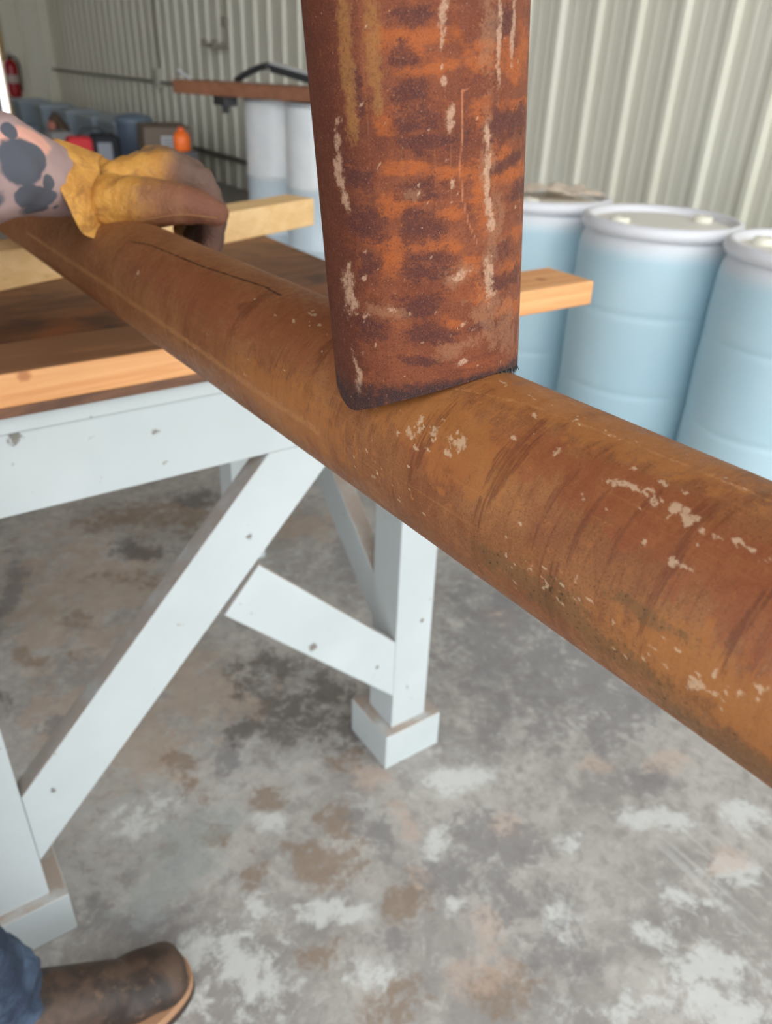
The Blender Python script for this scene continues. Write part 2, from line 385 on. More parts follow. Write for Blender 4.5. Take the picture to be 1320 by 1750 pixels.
# ---- pipe lying across the bench
HP = Pipe((-0.4022, -0.9529, 1.1462), (-0.0103, 0.9996, -0.0246), (1, 0, 0), -330)   # theta 0 = +X side
def hq(px, py, ru, rl, t=0.0): u, l = HP.uv(px, py); return (u, l, ru, rl, t)
def m_rust_lying():
    m = Mat('rust_brown_pipe', rough=0.6, spec=0.3); pc = m.attr('pc', 'Vector'); p = m.obj()
    fine = m.noise(p, 900, 3, 0.7); med = m.noise(p, 170, 5, 0.68, 0.4); big = m.noise(p, 13, 4, 0.6, 0.5)
    ring = m.noise(m.scale(pc, (9, 130, 1)), 1.0, 4, 0.62, 0.8); ring2 = m.noise(m.scale(pc, (30, 330, 1)), 1.0, 4, 0.65, 0.8); lng = m.noise(m.scale(pc, (420, 9, 1)), 1.0, 4, 0.6, 0.2)
    vfine = m.noise(p, 1900, 2, 0.7); mid = m.noise(p, 70, 5, 0.68, 0.5)
    c = m.mix(m.step(big, 0.34, 0.66), (126, 79, 47), (142, 95, 59))
    c = m.mix(m.step(m.noise(p, 22, 4, 0.6), 0.50, 0.68, 0, 0.5), c, (118, 66, 42))
    c = m.mix(m.step(mid, 0.50, 0.66, 0, 0.45), c, (108, 62, 36)); c = m.mix(m.step(mid, 0.30, 0.44, 0.35, 0), c, (160, 106, 62))
    c = m.mix(m.step(ring, 0.53, 0.70, 0, 0.45), c, (92, 50, 30))
    c = m.mix(m.step(ring2, 0.55, 0.72, 0, 0.40), c, (96, 54, 32))
    c = m.mix(m.step(lng, 0.58, 0.72, 0, 0.35), c, (164, 112, 66))
    c = m.mix(m.step(med, 0.53, 0.70, 0, 0.5), c, (160, 100, 56))
    c = m.mix(m.step(fine, 0.50, 0.72, 0, 0.65), c, (74, 42, 26)); c = m.mix(m.step(vfine, 0.56, 0.72, 0, 0.45), c, (184, 130, 84))
    wob = m.math('ADD', m.math('MULTIPLY', m.math('SUBTRACT', med, 0.5), 1.7), m.math('MULTIPLY', m.math('SUBTRACT', m.noise(m.scale(pc, (60, 420, 1)), 1.0, 4, 0.6, 0.6), 0.5), 1.5))
    wobl = m.math('ADD', m.math('MULTIPLY', m.math('SUBTRACT', m.noise(p, 420, 4, 0.75), 0.5), 2.6), m.math('MULTIPLY', m.math('SUBTRACT', med, 0.5), 2.2))
    wr = m.math('ADD', m.math('MULTIPLY', m.math('SUBTRACT', ring2, 0.5), 2.6), m.math('MULTIPLY', m.math('SUBTRACT', med, 0.5), 1.2))
    for a, w, col, hi in (('far', wob, (92, 48, 24), 0.55), ('red', wob, (128, 68, 42), 0.5), ('ochre', wob, (162, 104, 52), 0.5), ('ring', wr, (88, 48, 32), 0.6), ('green', wobl, (98, 76, 48), 0.55), ('line', wobl, (172, 122, 76), 0.52), ('cream', wobl, (190, 162, 132), 0.68), ('crack', wob, (52, 28, 18), 0.9)):
        f = m.math('ADD', m.attr(a), m.math('MULTIPLY', w, 0.8)); f = m.math('MULTIPLY', m.step(f, 0.45, 0.95, 0, hi), m.step(m.attr(a), 0.02, 0.25))
        if a == 'ring': f = m.math('MULTIPLY', f, m.step(m.noise(m.scale(pc, (26, 620, 1)), 1.0, 4, 0.65, 0.7), 0.36, 0.54))
        c = m.mix(f, c, col)
    pit = m.noise(p, 380, 3, 0.7)
    c = m.mix(m.math('MULTIPLY', m.step(pit, 0.60, 0.66, 0, 0.9), m.attr('green')), c, (58, 44, 30))
    m.base(c); m.rough(m.step(med, 0.3, 0.7, 0.42, 0.66)); m.bump(m.math('ADD', fine, m.math('MULTIPLY', med, 1.2)), 0.22, 0.0012)
    return m
flk = [(1082, 804, .0030, .0022), (1130, 826, .0026, .0018), (1166, 843, .0024, .0014), (955, 775, .0026, .002), (910, 712, .002, .002), (790, 752, .003, .0035), (745, 731, .0028, .005), (722, 713, .002, .004),
       (765, 770, .002, .003), (712, 766, .002, .004), (698, 738, .002, .004), (985, 996, .0035, .001), (1190, 1178, .005, .0025), (1205, 1130, .002, .001), (235, 466, .0026, .004), (505, 548, .0018, .003), (535, 540, .0015, .003), (548, 556, .0015, .003),
       (1172, 966, .004, .005), (1150, 960, .002, .004), (860, 652, .0014, .004), (980, 690, .0012, .002), (1100, 925, .002, .0012), (880, 745, .0012, .0012), (1000, 845, .0016, .0012), (640, 818, .0016, .004), (620, 700, .0015, .002),
       (1225, 1155, .003, .0012), (1310, 1180, .003, .0012), (420, 640, .001, .004), (1040, 870, .0012, .001)]
rf = random.Random(11)
def cluster(P, n, jit, r0, r1):
    for _ in range(n):
        k = rf.random() * (len(P) - 1); i_ = int(k); f_ = k - i_; x = P[i_][0] * (1 - f_) + P[i_ + 1][0] * f_; y = P[i_][1] * (1 - f_) + P[i_ + 1][1] * f_
        r = rf.uniform(r0, r1); flk.append((x + rf.gauss(0, jit), y + rf.gauss(0, jit * .6), r, r * rf.uniform(.8, 2.0)))
cluster(((1040, 822), (1060, 830), (1098, 842), (1136, 862), (1170, 882), (1204, 902), (1250, 918), (1318, 962)), 60, 6, .0004, .0014)
cluster(((1040, 822), (1080, 836), (1100, 845)), 9, 4, .0008, .0018); cluster(((1140, 866), (1190, 894)), 10, 5, .0008, .0018)
cluster(((690, 735), (745, 752), (800, 752)), 26, 11, .0005, .0014); cluster(((600, 660), (640, 700), (720, 720), (800, 760)), 30, 14, .0004, .0010)
cluster(((1150, 958), (1180, 972)), 12, 5, .0006, .0018); cluster(((560, 540), (500, 530), (620, 600)), 22, 10, .0004, .0010); cluster(((1150, 1120), (1240, 1190), (1310, 1180)), 34, 18, .0004, .0012)
cluster(((600, 770), (680, 830), (800, 910)), 40, 12, .0003, .0009); cluster(((850, 930), (980, 1020), (1150, 1150)), 70, 18, .0003, .0010)
cluster(((860, 650), (1000, 720), (1180, 790), (1318, 850)), 60, 8, .0003, .0009)
flk = [hq(x, y, a, b) for x, y, a, b in flk]
for i in range(70):                                              # small flakes scattered over the near length
    flk.append((R * random.uniform(-3.9, -0.9), random.uniform(0.12, 1.0), random.uniform(.0005, .0013), random.uniform(.0006, .0022), 0))
rings_ = [hq(735, 745, .022, .0035), hq(708, 770, .02, .003), hq(855, 805, .026, .0045), hq(880, 790, .018, .003), hq(1290, 1050, .022, .003), hq(1000, 900, .02, .003), hq(940, 1010, .02, .003), hq(1180, 900, .016, .004), hq(640, 640, .02, .004), hq(560, 600, .018, .006),
          hq(430, 520, .03, .008), hq(950, 850, .02, .002), hq(1075, 900, .02, .002), hq(1130, 1000, .03, .0025)]
u_g, l0_ = HP.uv(850, 940); u_g2, l1_ = HP.uv(1180, 1190)
greens = [hq(870, 975, .006, .03), hq(960, 1040, .008, .03), hq(1050, 1110, .008, .03), hq(1180, 1230, .007, .02), hq(1290, 1310, .008, .03), hq(1100, 1050, .003, .02)]
lns = [([HP.uv(745, 658), HP.uv(900, 690), HP.uv(1060, 750), HP.uv(1200, 806), HP.uv(1318, 856)], .0014, .75), ([HP.uv(45, 397), HP.uv(110, 440), HP.uv(191, 493), HP.uv(260, 541), HP.uv(327, 588), HP.uv(454, 679), HP.uv(545, 738)], .0032, .85),
       ([HP.uv(880, 960), HP.uv(980, 1025), HP.uv(1120, 1110)], .0012, .5), ([HP.uv(600, 770), HP.uv(660, 820), HP.uv(720, 860)], .0012, .45)]
crk = [([HP.uv(222, 413), HP.uv(255, 418), HP.uv(345, 455), HP.uv(455, 491), HP.uv(480, 505)], .0013, 1.0)]
lens = np.concatenate([np.arange(-0.9, 0.05, 0.03), np.arange(0.05, 1.1, 0.0022), np.arange(1.1, 1.8, 0.006), np.arange(1.8, 2.71, 0.05)])
th = np.linspace(HP.t0, HP.t0 + 2 * math.pi, 250, endpoint=False)
M_RH = m_rust_lying()
hpipe = pipe_mesh('steel_pipe', HP, th, lens, M_RH, masks={
    'cream': spots(flk, 1.45, 2.2), 'ring': spots(rings_, 1.9, 1.2), 'green': spots(greens, 2.2, 1.2), 'line': lines(lns), 'crack': lines(crk),
    'far': lambda u, l: np.clip((l - 0.75) / 0.5, 0, 1) * 0.9, 'red': spots([hq(560, 560, .03, .09), hq(350, 500, .02, .15), hq(1200, 940, .016, .03), hq(1080, 860, .014, .05), hq(740, 780, .012, .03), hq(920, 780, .012, .03), hq(1310, 1040, .02, .02)], 2.2, 1.0),
    'ochre': spots([hq(800, 780, .02, .03), hq(960, 700, .015, .1), hq(700, 690, .02, .05), hq(480, 690, .02, .08), hq(1260, 1190, .015, .05)], 2.2, 1.0)})
tag(hpipe, 'long rusty brown steel pipe lying across the bench towards the lower right', 'pipe')

# ---- pipe standing on it, its foot cut to a saddle
VP = Pipe((-0.4060, -0.5836, 1.1373), (-0.0829, 0.0364, 0.9959), (0, 1, 0), -30)
def cut(t):
    c = np.abs(np.cos(t)); return 0.0335 + 0.0250 * np.clip(np.sqrt(c * c + 0.012) - 0.075, 0, 1)
def vlift(T, L): 
    c = cut(T); return c + L * (1 - np.clip(c - 0.03, 0, 1) * 0)
def vq(px, py, hw, hh):
    q = cyl_hit(px, py, VP.P, VP.a); d = (q - CAM).dot(-CB); k = d / FPX
    u, l = VP.uv(px, py); nrm = (q - VP.P) - VP.a * (q - VP.P).dot(VP.a); nrm.normalize()
    fs = max(0.3, abs(nrm.dot((CAM - q).normalized()))); return (u, l, hw * k / fs, hh * k, 0.0)
def vl(px, py): return VP.uv(px, py)
def m_rust_standing():
    m = Mat('rust_red_pipe', rough=0.65, spec=0.2); pc = m.attr('pc', 'Vector'); p = m.obj()
    fine = m.noise(p, 950, 3, 0.72); med = m.noise(p, 190, 5, 0.7, 0.3); big = m.noise(p, 18, 4, 0.6, 0.4)
    band = m.noise(m.scale(pc, (9, 62, 1)), 1.0, 4, 0.6, 0.5); lng = m.noise(m.scale(pc, (300, 8, 1)), 1.0, 4, 0.6, 0.3)
    vfine = m.noise(p, 2000, 2, 0.7); mid = m.noise(p, 75, 5, 0.7, 0.5)
    c = m.mix(m.step(big, 0.36, 0.64), (104, 54, 34), (120, 66, 42))
    c = m.mix(m.step(band, 0.50, 0.66, 0, 0.5), c, (86, 44, 34))
    c = m.mix(m.step(m.noise(m.scale(pc, (20, 70, 1), loc=(3, 5, 0)), 1.0, 4, 0.6, 0.5), 0.56, 0.70, 0, 0.5), c, (138, 72, 40))
    c = m.mix(m.step(mid, 0.50, 0.66, 0, 0.5), c, (88, 46, 34)); c = m.mix(m.step(mid, 0.30, 0.44, 0.4, 0), c, (146, 82, 48))
    c = m.mix(m.step(lng, 0.60, 0.75, 0, 0.35), c, (150, 98, 58))
    wob = m.math('ADD', m.math('MULTIPLY', m.math('SUBTRACT', med, 0.5), 1.6), m.math('MULTIPLY', m.math('SUBTRACT', m.noise(m.scale(pc, (70, 150, 1)), 1.0, 4, 0.6, 0.6), 0.5), 1.4))
    wobl = m.math('ADD', m.math('MULTIPLY', m.math('SUBTRACT', m.noise(p, 460, 4, 0.75), 0.5), 2.6), m.math('MULTIPLY', m.math('SUBTRACT', med, 0.5), 2.2))
    wf = m.math('ADD', wob, m.math('ADD', m.math('MULTIPLY', m.math('SUBTRACT', fine, 0.5), 1.6), m.math('MULTIPLY', m.math('SUBTRACT', m.noise(m.scale(pc, (90, 260, 1)), 1.0, 5, 0.7, 0.8), 0.5), 2.2)))
    ws = m.math('MULTIPLY', wob, 0.25)
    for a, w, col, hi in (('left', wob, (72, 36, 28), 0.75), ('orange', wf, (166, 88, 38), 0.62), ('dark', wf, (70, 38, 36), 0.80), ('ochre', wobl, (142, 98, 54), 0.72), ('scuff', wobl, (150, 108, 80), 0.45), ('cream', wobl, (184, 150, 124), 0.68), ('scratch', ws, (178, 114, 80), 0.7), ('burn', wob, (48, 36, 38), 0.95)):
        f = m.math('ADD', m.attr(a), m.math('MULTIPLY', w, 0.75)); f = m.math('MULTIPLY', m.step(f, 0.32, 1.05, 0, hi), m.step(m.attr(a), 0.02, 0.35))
        c = m.mix(f, c, col)
    c = m.mix(m.step(med, 0.58, 0.74, 0, 0.35), c, (148, 84, 50))
    c = m.mix(m.step(fine, 0.50, 0.72, 0, 0.65), c, (60, 32, 26)); c = m.mix(m.step(vfine, 0.56, 0.72, 0, 0.5), c, (172, 112, 78))
    c = m.mix(m.step(m.noise(p, 700, 2, 0.6), 0.70, 0.76, 0, 0.6), c, (188, 148, 118))
    m.base(c); m.rough(m.step(med, 0.3, 0.7, 0.5, 0.75)); m.bump(m.math('ADD', fine, m.math('MULTIPLY', med, 1.2)), 0.25, 0.0012)
    return m
darks = [(698, 30, 36, 20), (689, 95, 24, 16), (695, 150, 28, 18), (711, 204, 40, 18), (740, 245, 48, 16), (711, 321, 37, 18), (714, 375, 37, 15), (873, 216, 34, 26), (870, 280, 30, 14), (892, 321, 18, 14), (855, 48, 24, 30), (719, 398, 40, 18), (722, 456, 42, 26),
         (867, 471, 28, 18), (722, 522, 42, 14), (737, 568, 42, 16), (628, 453, 20, 22), (722, 616, 34, 9), (861, 420, 20, 16), (843, 550, 32, 10), (610, 300, 22, 26), (625, 380, 26, 30), (605, 150, 16, 40), (640, 560, 20, 20)]
oranges = [(698, 67, 60, 16), (825, 105, 24, 26), (886, 95, 26, 28), (657, 210, 18, 16), (886, 181, 24, 10), (857, 254, 22, 15), (880, 299, 28, 12), (768, 299, 42, 9), (765, 367, 20, 12), (695, 286, 42, 10), (663, 350, 24, 30), (825, 203, 18, 18), (685, 416, 68, 10),
           (673, 440, 18, 36), (810, 456, 16, 24), (879, 450, 17, 10), (770, 553, 17, 9), (876, 525, 20, 14), (888, 398, 20, 12), (740, 120, 50, 12), (760, 425, 30, 10), (820, 330, 16, 50), (700, 345, 30, 8), (826, 500, 14, 14)]
ochres = [(590, 70, 13, 90), (640, 80, 13, 80), (598, 180, 10, 50), (645, 160, 9, 30)]
scuffs = [(835, 60, 16, 60), (833, 300, 10, 90), (845, 400, 16, 60), (835, 540, 22, 40), (788, 470, 24, 16), (780, 590, 30, 14), (660, 530, 30, 10), (700, 330, 14, 8), (868, 560, 14, 40), (890, 560, 6, 60)]
creams = [(755, 48, 6, 32), (757, 10, 8, 10), (576, 242, 6, 16), (582, 302, 8, 34), (590, 345, 6, 20), (770, 197, 7, 18), (576, 207, 5, 6), (762, 140, 6, 7), (854, 60, 3.5, 80), (833, 250, 5, 30), (834, 330, 6, 40), (876, 50, 3, 50), (599, 500, 9, 42), (597, 470, 6, 20), (610, 640, 6, 40), (788, 470, 16, 7), (788, 620, 9, 5), (670, 528, 7, 4), (840, 470, 8, 40), (626, 478, 4, 6), (768, 272, 4, 3), (771, 314, 4, 6), (833, 288, 6, 8), (834, 384, 8, 10), (790, 552, 4, 4), (757, 115, 4, 4)]
for i in range(60):
    creams.append((random.uniform(600, 890), random.uniform(10, 640), random.uniform(1, 3.0), random.uniform(1, 3.5)))
thv = np.linspace(VP.t0, VP.t0 + 2 * math.pi, 260, endpoint=False)
lv = np.concatenate([np.arange(0, 0.30, 0.0014), np.arange(0.30, 0.95, 0.02)])
M_RV = m_rust_standing()
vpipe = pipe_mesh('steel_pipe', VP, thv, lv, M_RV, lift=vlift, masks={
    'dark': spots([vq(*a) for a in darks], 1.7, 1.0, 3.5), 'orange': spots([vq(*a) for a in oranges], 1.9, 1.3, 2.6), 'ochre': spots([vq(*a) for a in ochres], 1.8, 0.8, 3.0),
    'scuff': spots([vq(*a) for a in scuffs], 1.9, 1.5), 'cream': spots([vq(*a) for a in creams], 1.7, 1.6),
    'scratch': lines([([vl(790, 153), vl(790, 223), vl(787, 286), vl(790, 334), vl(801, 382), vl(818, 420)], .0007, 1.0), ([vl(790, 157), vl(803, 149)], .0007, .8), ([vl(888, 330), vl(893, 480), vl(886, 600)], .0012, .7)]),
    'left': lambda u, l: np.clip(1 - np.abs(u / R - math.radians(82)) / math.radians(55), 0, 1) * 1.4,  # flank turned from the daylight, its shade painted into the rust colour
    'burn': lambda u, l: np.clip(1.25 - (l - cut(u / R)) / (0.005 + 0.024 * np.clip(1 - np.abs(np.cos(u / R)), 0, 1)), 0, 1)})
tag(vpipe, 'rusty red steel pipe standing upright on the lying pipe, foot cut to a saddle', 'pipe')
# magnetised filings hanging from the cut edge
bm = bmesh.new(); rng = random.Random(3)
for i in range(420):
    t = math.radians(rng.uniform(150, 228)); w = rng.random(); k = min(1, max(0.10, (math.degrees(t) - 160) / 40))
    if math.degrees(t) > 212: k *= 0.75
    h = float(cut(np.array(t))); rr = R - rng.uniform(0.0004, 0.006)
    rad = VP.e1 * math.cos(t) + VP.e2 * math.sin(t); tan = VP.a.cross(rad)
    p0 = VP.P + rad * rr + VP.a * (h + 0.0004); L = rng.uniform(0.002, 0.0085) * k
    d = (-VP.a + rad * rng.uniform(-0.15, 0.35) + tan * rng.uniform(-0.35, 0.35)).normalized()
    tube(bm, [p0, p0 + d * L * 0.6, p0 + d * L + tan * rng.uniform(-.0008, .0008)], [0.00030, 0.00022, 0.00006], 4)
fil = obj('filings', bm, Mat('steel_filings', (58, 58, 56), 0.45, 0.6), vpipe); fil['kind'] = 'stuff'; fil['label'] = 'dark steel filings bristling from the cut edge'
#
# ------------------------------------------------------------------ work bench
def m_white_paint():
    m = Mat('white_painted_wood', rough=0.5); p = m.obj()
    g = m.noise(m.scale(p, (3, 3, 3)), 1.0, 4, 0.6)
    c = m.mix(m.step(g, 0.35, 0.7), (186, 193, 193), (196, 202, 203))
    s = m.step(m.noise(p, 42, 3, 0.6, 0.5), 0.705, 0.74, 0, 0.8); c = m.mix(s, c, (150, 142, 130))
    for q, r, sc in ((at(25, 748, 1, .02), .008, (.9, 1, .9)), (at(265, 737, 1, .02), .006, (.7, 1, 1.3)), (at(424, 917, 1, .02), .007, (1, 1, 1.2)), (at(535, 1106, 1, .02), .009, (.9, 1, 1)), (at(90, 1350, 1, .02), .006, (1, 1, 1)), (at(722, 1060, 1, .02), .006, (1, 1, 1)), (at(645, 1140, 1, .02), .005, (1, 1, 1))):
        f = m.math('ADD', m.near(p, q, r, sc), m.math('MULTIPLY', m.math('SUBTRACT', m.noise(p, 120, 3, 0.6), 0.5), 2.2))
        c = m.mix(m.step(f, 0.55, 1.1, 0.85, 0.0), c, (104, 94, 82))
    up = m.sep(m.node('ShaderNodeNewGeometry').outputs['Normal'])[2]      # tan on up-facing ledges paints in warm bounced light
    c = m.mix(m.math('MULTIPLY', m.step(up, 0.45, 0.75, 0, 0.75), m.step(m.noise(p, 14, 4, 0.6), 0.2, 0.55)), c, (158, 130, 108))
    m.base(c); m.bump(m.noise(m.scale(p, (1, 1, 1)), 90, 3, 0.6), 0.08, 0.002); return m
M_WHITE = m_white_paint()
def m_lumber(name, a, b, dark, along=(1, 30, 30), knots=(), grime=None):
    m = Mat(name, rough=0.6); p = m.obj()
    g = m.noise(m.scale(p, along), 1.6, 5, 0.6, 0.8)
    c = m.mix(m.step(g, 0.32, 0.68), a, b); c = m.mix(m.step(m.noise(m.scale(p, (along[0] * 1.6, along[1] * 2, along[2] * 2)), 2.0, 3, 0.6), 0.58, 0.72, 0, 0.35), c, dark)
    for q, r in knots:
        f = m.math('ADD', m.near(p, q, r), m.math('MULTIPLY', m.math('SUBTRACT', m.noise(p, 70, 2, 0.6), 0.5), 1.0)); c = m.mix(m.step(f, 0.4, 1.1, 0.8, 0.0), c, dark)
    if grime:                                                    # oily dirt trodden into the top face where work is done
        x, y, z = m.sep(p); k = m.math('MULTIPLY', m.step(z, 1.0180, 1.0192), m.step(m.math('ADD', x, m.math('MULTIPLY', m.noise(p, 9, 3, .6), .3)), .10, .42, 1.0, 0.0))
        c = m.mix(m.math('MULTIPLY', k, m.step(m.noise(m.scale(p, (2, 14, 1)), 2.0, 4, .6), .25, .5, .7, 1.0)), c, grime)
    m.base(c); m.bump(g, 0.1, 0.002); return m
bench = empty('workbench', (-0.32, 0.0, 0.0), 'white painted wooden workbench with braced legs and a brown stained top', 'workbench')
def bpart(name, fn, mat, parent=None, bevel=0.002):
    bm = bmesh.new(); fn(bm); o = obj(name, bm, mat, None, bevel=bevel)
    par = parent or bench; o.parent = par; o.matrix_parent_inverse = Matrix.Translation(-bench.location); return o
for lx, ly in ((0.026, 0.020), (-0.775, 0.020), (0.062, 0.90), (-0.775, 0.90)):
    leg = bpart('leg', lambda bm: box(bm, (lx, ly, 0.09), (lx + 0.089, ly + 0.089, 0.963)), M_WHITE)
    fx = lx - 0.026 if lx > 0 else lx - 0.030
    e_ = 0.1454
    if ly > 0.5: fx, e_ = lx - 0.004, 0.095
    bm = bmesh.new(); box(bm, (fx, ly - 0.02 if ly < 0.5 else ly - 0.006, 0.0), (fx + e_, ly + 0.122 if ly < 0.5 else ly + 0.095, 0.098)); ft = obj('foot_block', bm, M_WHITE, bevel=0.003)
    ft.parent = leg; ft.matrix_parent_inverse = leg.matrix_parent_inverse.copy() if False else Matrix.Identity(4)
    ft.matrix_parent_inverse = Matrix.Identity(4)
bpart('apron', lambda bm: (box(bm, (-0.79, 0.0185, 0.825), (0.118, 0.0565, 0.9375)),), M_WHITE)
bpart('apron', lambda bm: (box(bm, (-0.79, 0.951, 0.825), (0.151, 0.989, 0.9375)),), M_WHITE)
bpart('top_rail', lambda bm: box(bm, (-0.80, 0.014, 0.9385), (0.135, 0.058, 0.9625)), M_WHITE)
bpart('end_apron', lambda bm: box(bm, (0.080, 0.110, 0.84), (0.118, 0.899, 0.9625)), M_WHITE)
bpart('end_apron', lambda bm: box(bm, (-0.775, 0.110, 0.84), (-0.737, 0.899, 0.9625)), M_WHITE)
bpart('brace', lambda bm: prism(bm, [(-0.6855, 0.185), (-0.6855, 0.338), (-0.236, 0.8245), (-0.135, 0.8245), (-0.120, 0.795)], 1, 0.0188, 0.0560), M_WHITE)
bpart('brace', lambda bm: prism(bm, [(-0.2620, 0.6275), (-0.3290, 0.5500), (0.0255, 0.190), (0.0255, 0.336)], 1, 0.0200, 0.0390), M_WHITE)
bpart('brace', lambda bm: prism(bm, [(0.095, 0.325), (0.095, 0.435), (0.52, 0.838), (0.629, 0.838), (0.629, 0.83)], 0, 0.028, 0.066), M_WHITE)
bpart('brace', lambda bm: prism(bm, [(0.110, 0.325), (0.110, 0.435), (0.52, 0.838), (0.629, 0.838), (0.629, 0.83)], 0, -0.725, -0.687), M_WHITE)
def m_top():
    m = Mat('stained_bench_top', rough=0.55); p = m.obj()
    g = m.noise(m.scale(p, (2.2, 9, 9)), 2.0, 5, 0.62, 1.0); n = m.noise(p, 9, 4, 0.6, 0.5)
    c = m.mix(m.step(g, 0.35, 0.68), (92, 62, 46), (134, 92, 64)); c = m.mix(m.step(n, 0.55, 0.68, 0, 0.7), c, (64, 50, 50))
    c = m.mix(m.step(m.noise(p, 5, 3, 0.6), 0.56, 0.70, 0, 0.7), c, (160, 92, 52)); m.base(c); return m
bpart('tabletop', lambda bm: box(bm, (-0.81, 0.003, 0.9630), (0.155, 1.01, 0.9765)), m_top())
M_PLANK = m_lumber('worn_plank', (216, 148, 92), (230, 172, 116), (172, 108, 64), (1.5, 34, 34), [(at(40, 640, 1, 0.0), .010), (at(925, 477, 2, 1.02), .014)], grime=(146, 104, 72))
bm = bmesh.new(); box(bm, (-0.86, 0.0, 0.9768), (0.415, 0.118, 1.0195)); o = obj('lumber_plank', bm, M_PLANK, bevel=0.004, seg=3)
tag(o, 'long wooden plank along the front edge of the bench, one end jutting past it', 'plank')
# timber the pipe rests on, laid at a slant
ta = math.radians(21.9); tM = Matrix.Translation((-0.4843, 0.5457, 0.9768)) @ Matrix.Rotation(ta, 4, 'Z')
M_TIMB = m_lumber('pale_timber', (224, 182, 124), (234, 196, 142), (184, 140, 92), (1.5, 30, 30), [(Vector((-0.07, 0.732, 1.02)), .014)])
bm = bmesh.new(); box(bm, (-0.30, 0.0, 0.0), (0.876, 0.089, 0.0655), tM); o = obj('timber_block', bm, M_TIMB, bevel=0.003)
tag(o, 'pale timber on the bench top holding up the far end of the lying pipe', 'timber')

# ------------------------------------------------------------------ plastic barrels
def m_barrel():
    m = Mat('pale_blue_plastic', rough=0.38); p = m.obj()
    n = m.noise(p, 3, 3, 0.6); c = m.mix(m.step(n, 0.3, 0.7), (182, 212, 224), (192, 218, 228))
    z = m.sep(p)[2]; c = m.mix(m.step(z, 0.765, 0.84, 0, 1.0), c, (220, 222, 226)); m.base(c)
    m.b.inputs['Subsurface Weight'].default_value = 0.15; m.b.inputs['Subsurface Radius'].default_value = (0.03, 0.04, 0.05); return m
M_BAR = m_barrel(); M_LID = Mat('white_drum_head', (238, 234, 224), 0.45); M_RING = Mat('white_drum_ring', (228, 228, 232), 0.4); M_BUNG = Mat('bung_cap', (240, 236, 220), 0.5)
def make_barrel(loc, label, rz):
    t = empty('plastic_barrel', loc, label, 'barrel', rz, 'pale blue plastic barrels along the wall')
    bm = bmesh.new(); P = [(0.250, 0.0), (0.272, 0.012), (0.279, 0.04), (0.281, 0.270), (0.281, 0.284), (0.2775, 0.293), (0.2775, 0.301), (0.281, 0.310), (0.281, 0.324), (0.284, 0.45), (0.284, 0.562), (0.284, 0.577), (0.2800, 0.586), (0.2800, 0.594), (0.284, 0.603), (0.284, 0.618), (0.282, 0.78), (0.276, 0.815), (0.262, 0.838), (0.258, 0.848)]
    lathe(bm, P, 72); obj('body', bm, M_BAR, t, smooth=0.9)
    bm = bmesh.new(); R0 = [(0.262, 0.846), (0.276, 0.850), (0.286, 0.862), (0.287, 0.876), (0.280, 0.890), (0.268, 0.896), (0.256, 0.892), (0.250, 0.880), (0.249, 0.862), (0.250, 0.848), (0.262, 0.846)]
    lathe(bm, R0, 72, close=False); obj('top_ring', bm, M_RING, t, smooth=0.9)
    bm = bmesh.new(); lathe(bm, [(0.2495, 0.850), (0.2495, 0.868), (0.235, 0.872), (0.10, 0.874), (0.001, 0.874)], 72); obj('drum_head', bm, M_LID, t, smooth=0.9)
    for a in (0.0, math.pi):
        bm = bmesh.new(); lathe(bm, [(0.036, 0.868), (0.036, 0.886), (0.032, 0.893), (0.012, 0.894), (0.010, 0.889), (0.001, 0.889)], 24, (0.17 * math.cos(a), 0.17 * math.sin(a), 0)); obj('bung_cap', bm, M_BUNG, t, smooth=0.7)
    return t
b0 = make_barrel((1.815, 0.935, 0), 'pale blue barrel in the middle of the row, right of the jutting plank end', -0.35)
for loc, lab, rz in (((1.79, 1.53, 0), 'pale blue barrel half hidden behind the upright rusty pipe, crumpled sheet on top', 0.5), ((1.868, 0.360, 0), 'pale blue barrel at the right edge, rightmost of the row', 1.9)):
    b = copy_tree(b0); b.location = loc; b.rotation_euler.z = rz; b['label'] = lab
# crumpled sheet on the far barrel
bm = bmesh.new(); n = 26
g = [[None] * n for _ in range(n)]
for i in range(n):
    for j in range(n):
        x = (i / (n - 1) - .5) * .34; y = (j / (n - 1) - .5) * .24; q = Vector((x * 9, y * 9, 2.3))
        zz = abs(mnoise.noise(q)) * .034 + abs(mnoise.noise(q * 2.7)) * .016
        g[i][j] = bm.verts.new((1.84 + x * .8 + y * .3, 1.53 + y * 1.05 - x * .5, 0.8975 + zz))
for i in range(n - 1):
    for j in range(n - 1): bm.faces.new((g[i][j], g[i + 1][j], g[i + 1][j + 1], g[i][j + 1]))
sh = obj('crumpled_sheet', bm, Mat('tan_wrapping', (226, 208, 188), 0.8), smooth=4); sm = sh.modifiers.new('t', 'SOLIDIFY'); sm.thickness = .001; sm.offset = 1
tag(sh, 'tan crumpled sheet lying on the barrel head beside the upright pipe', 'sheet')

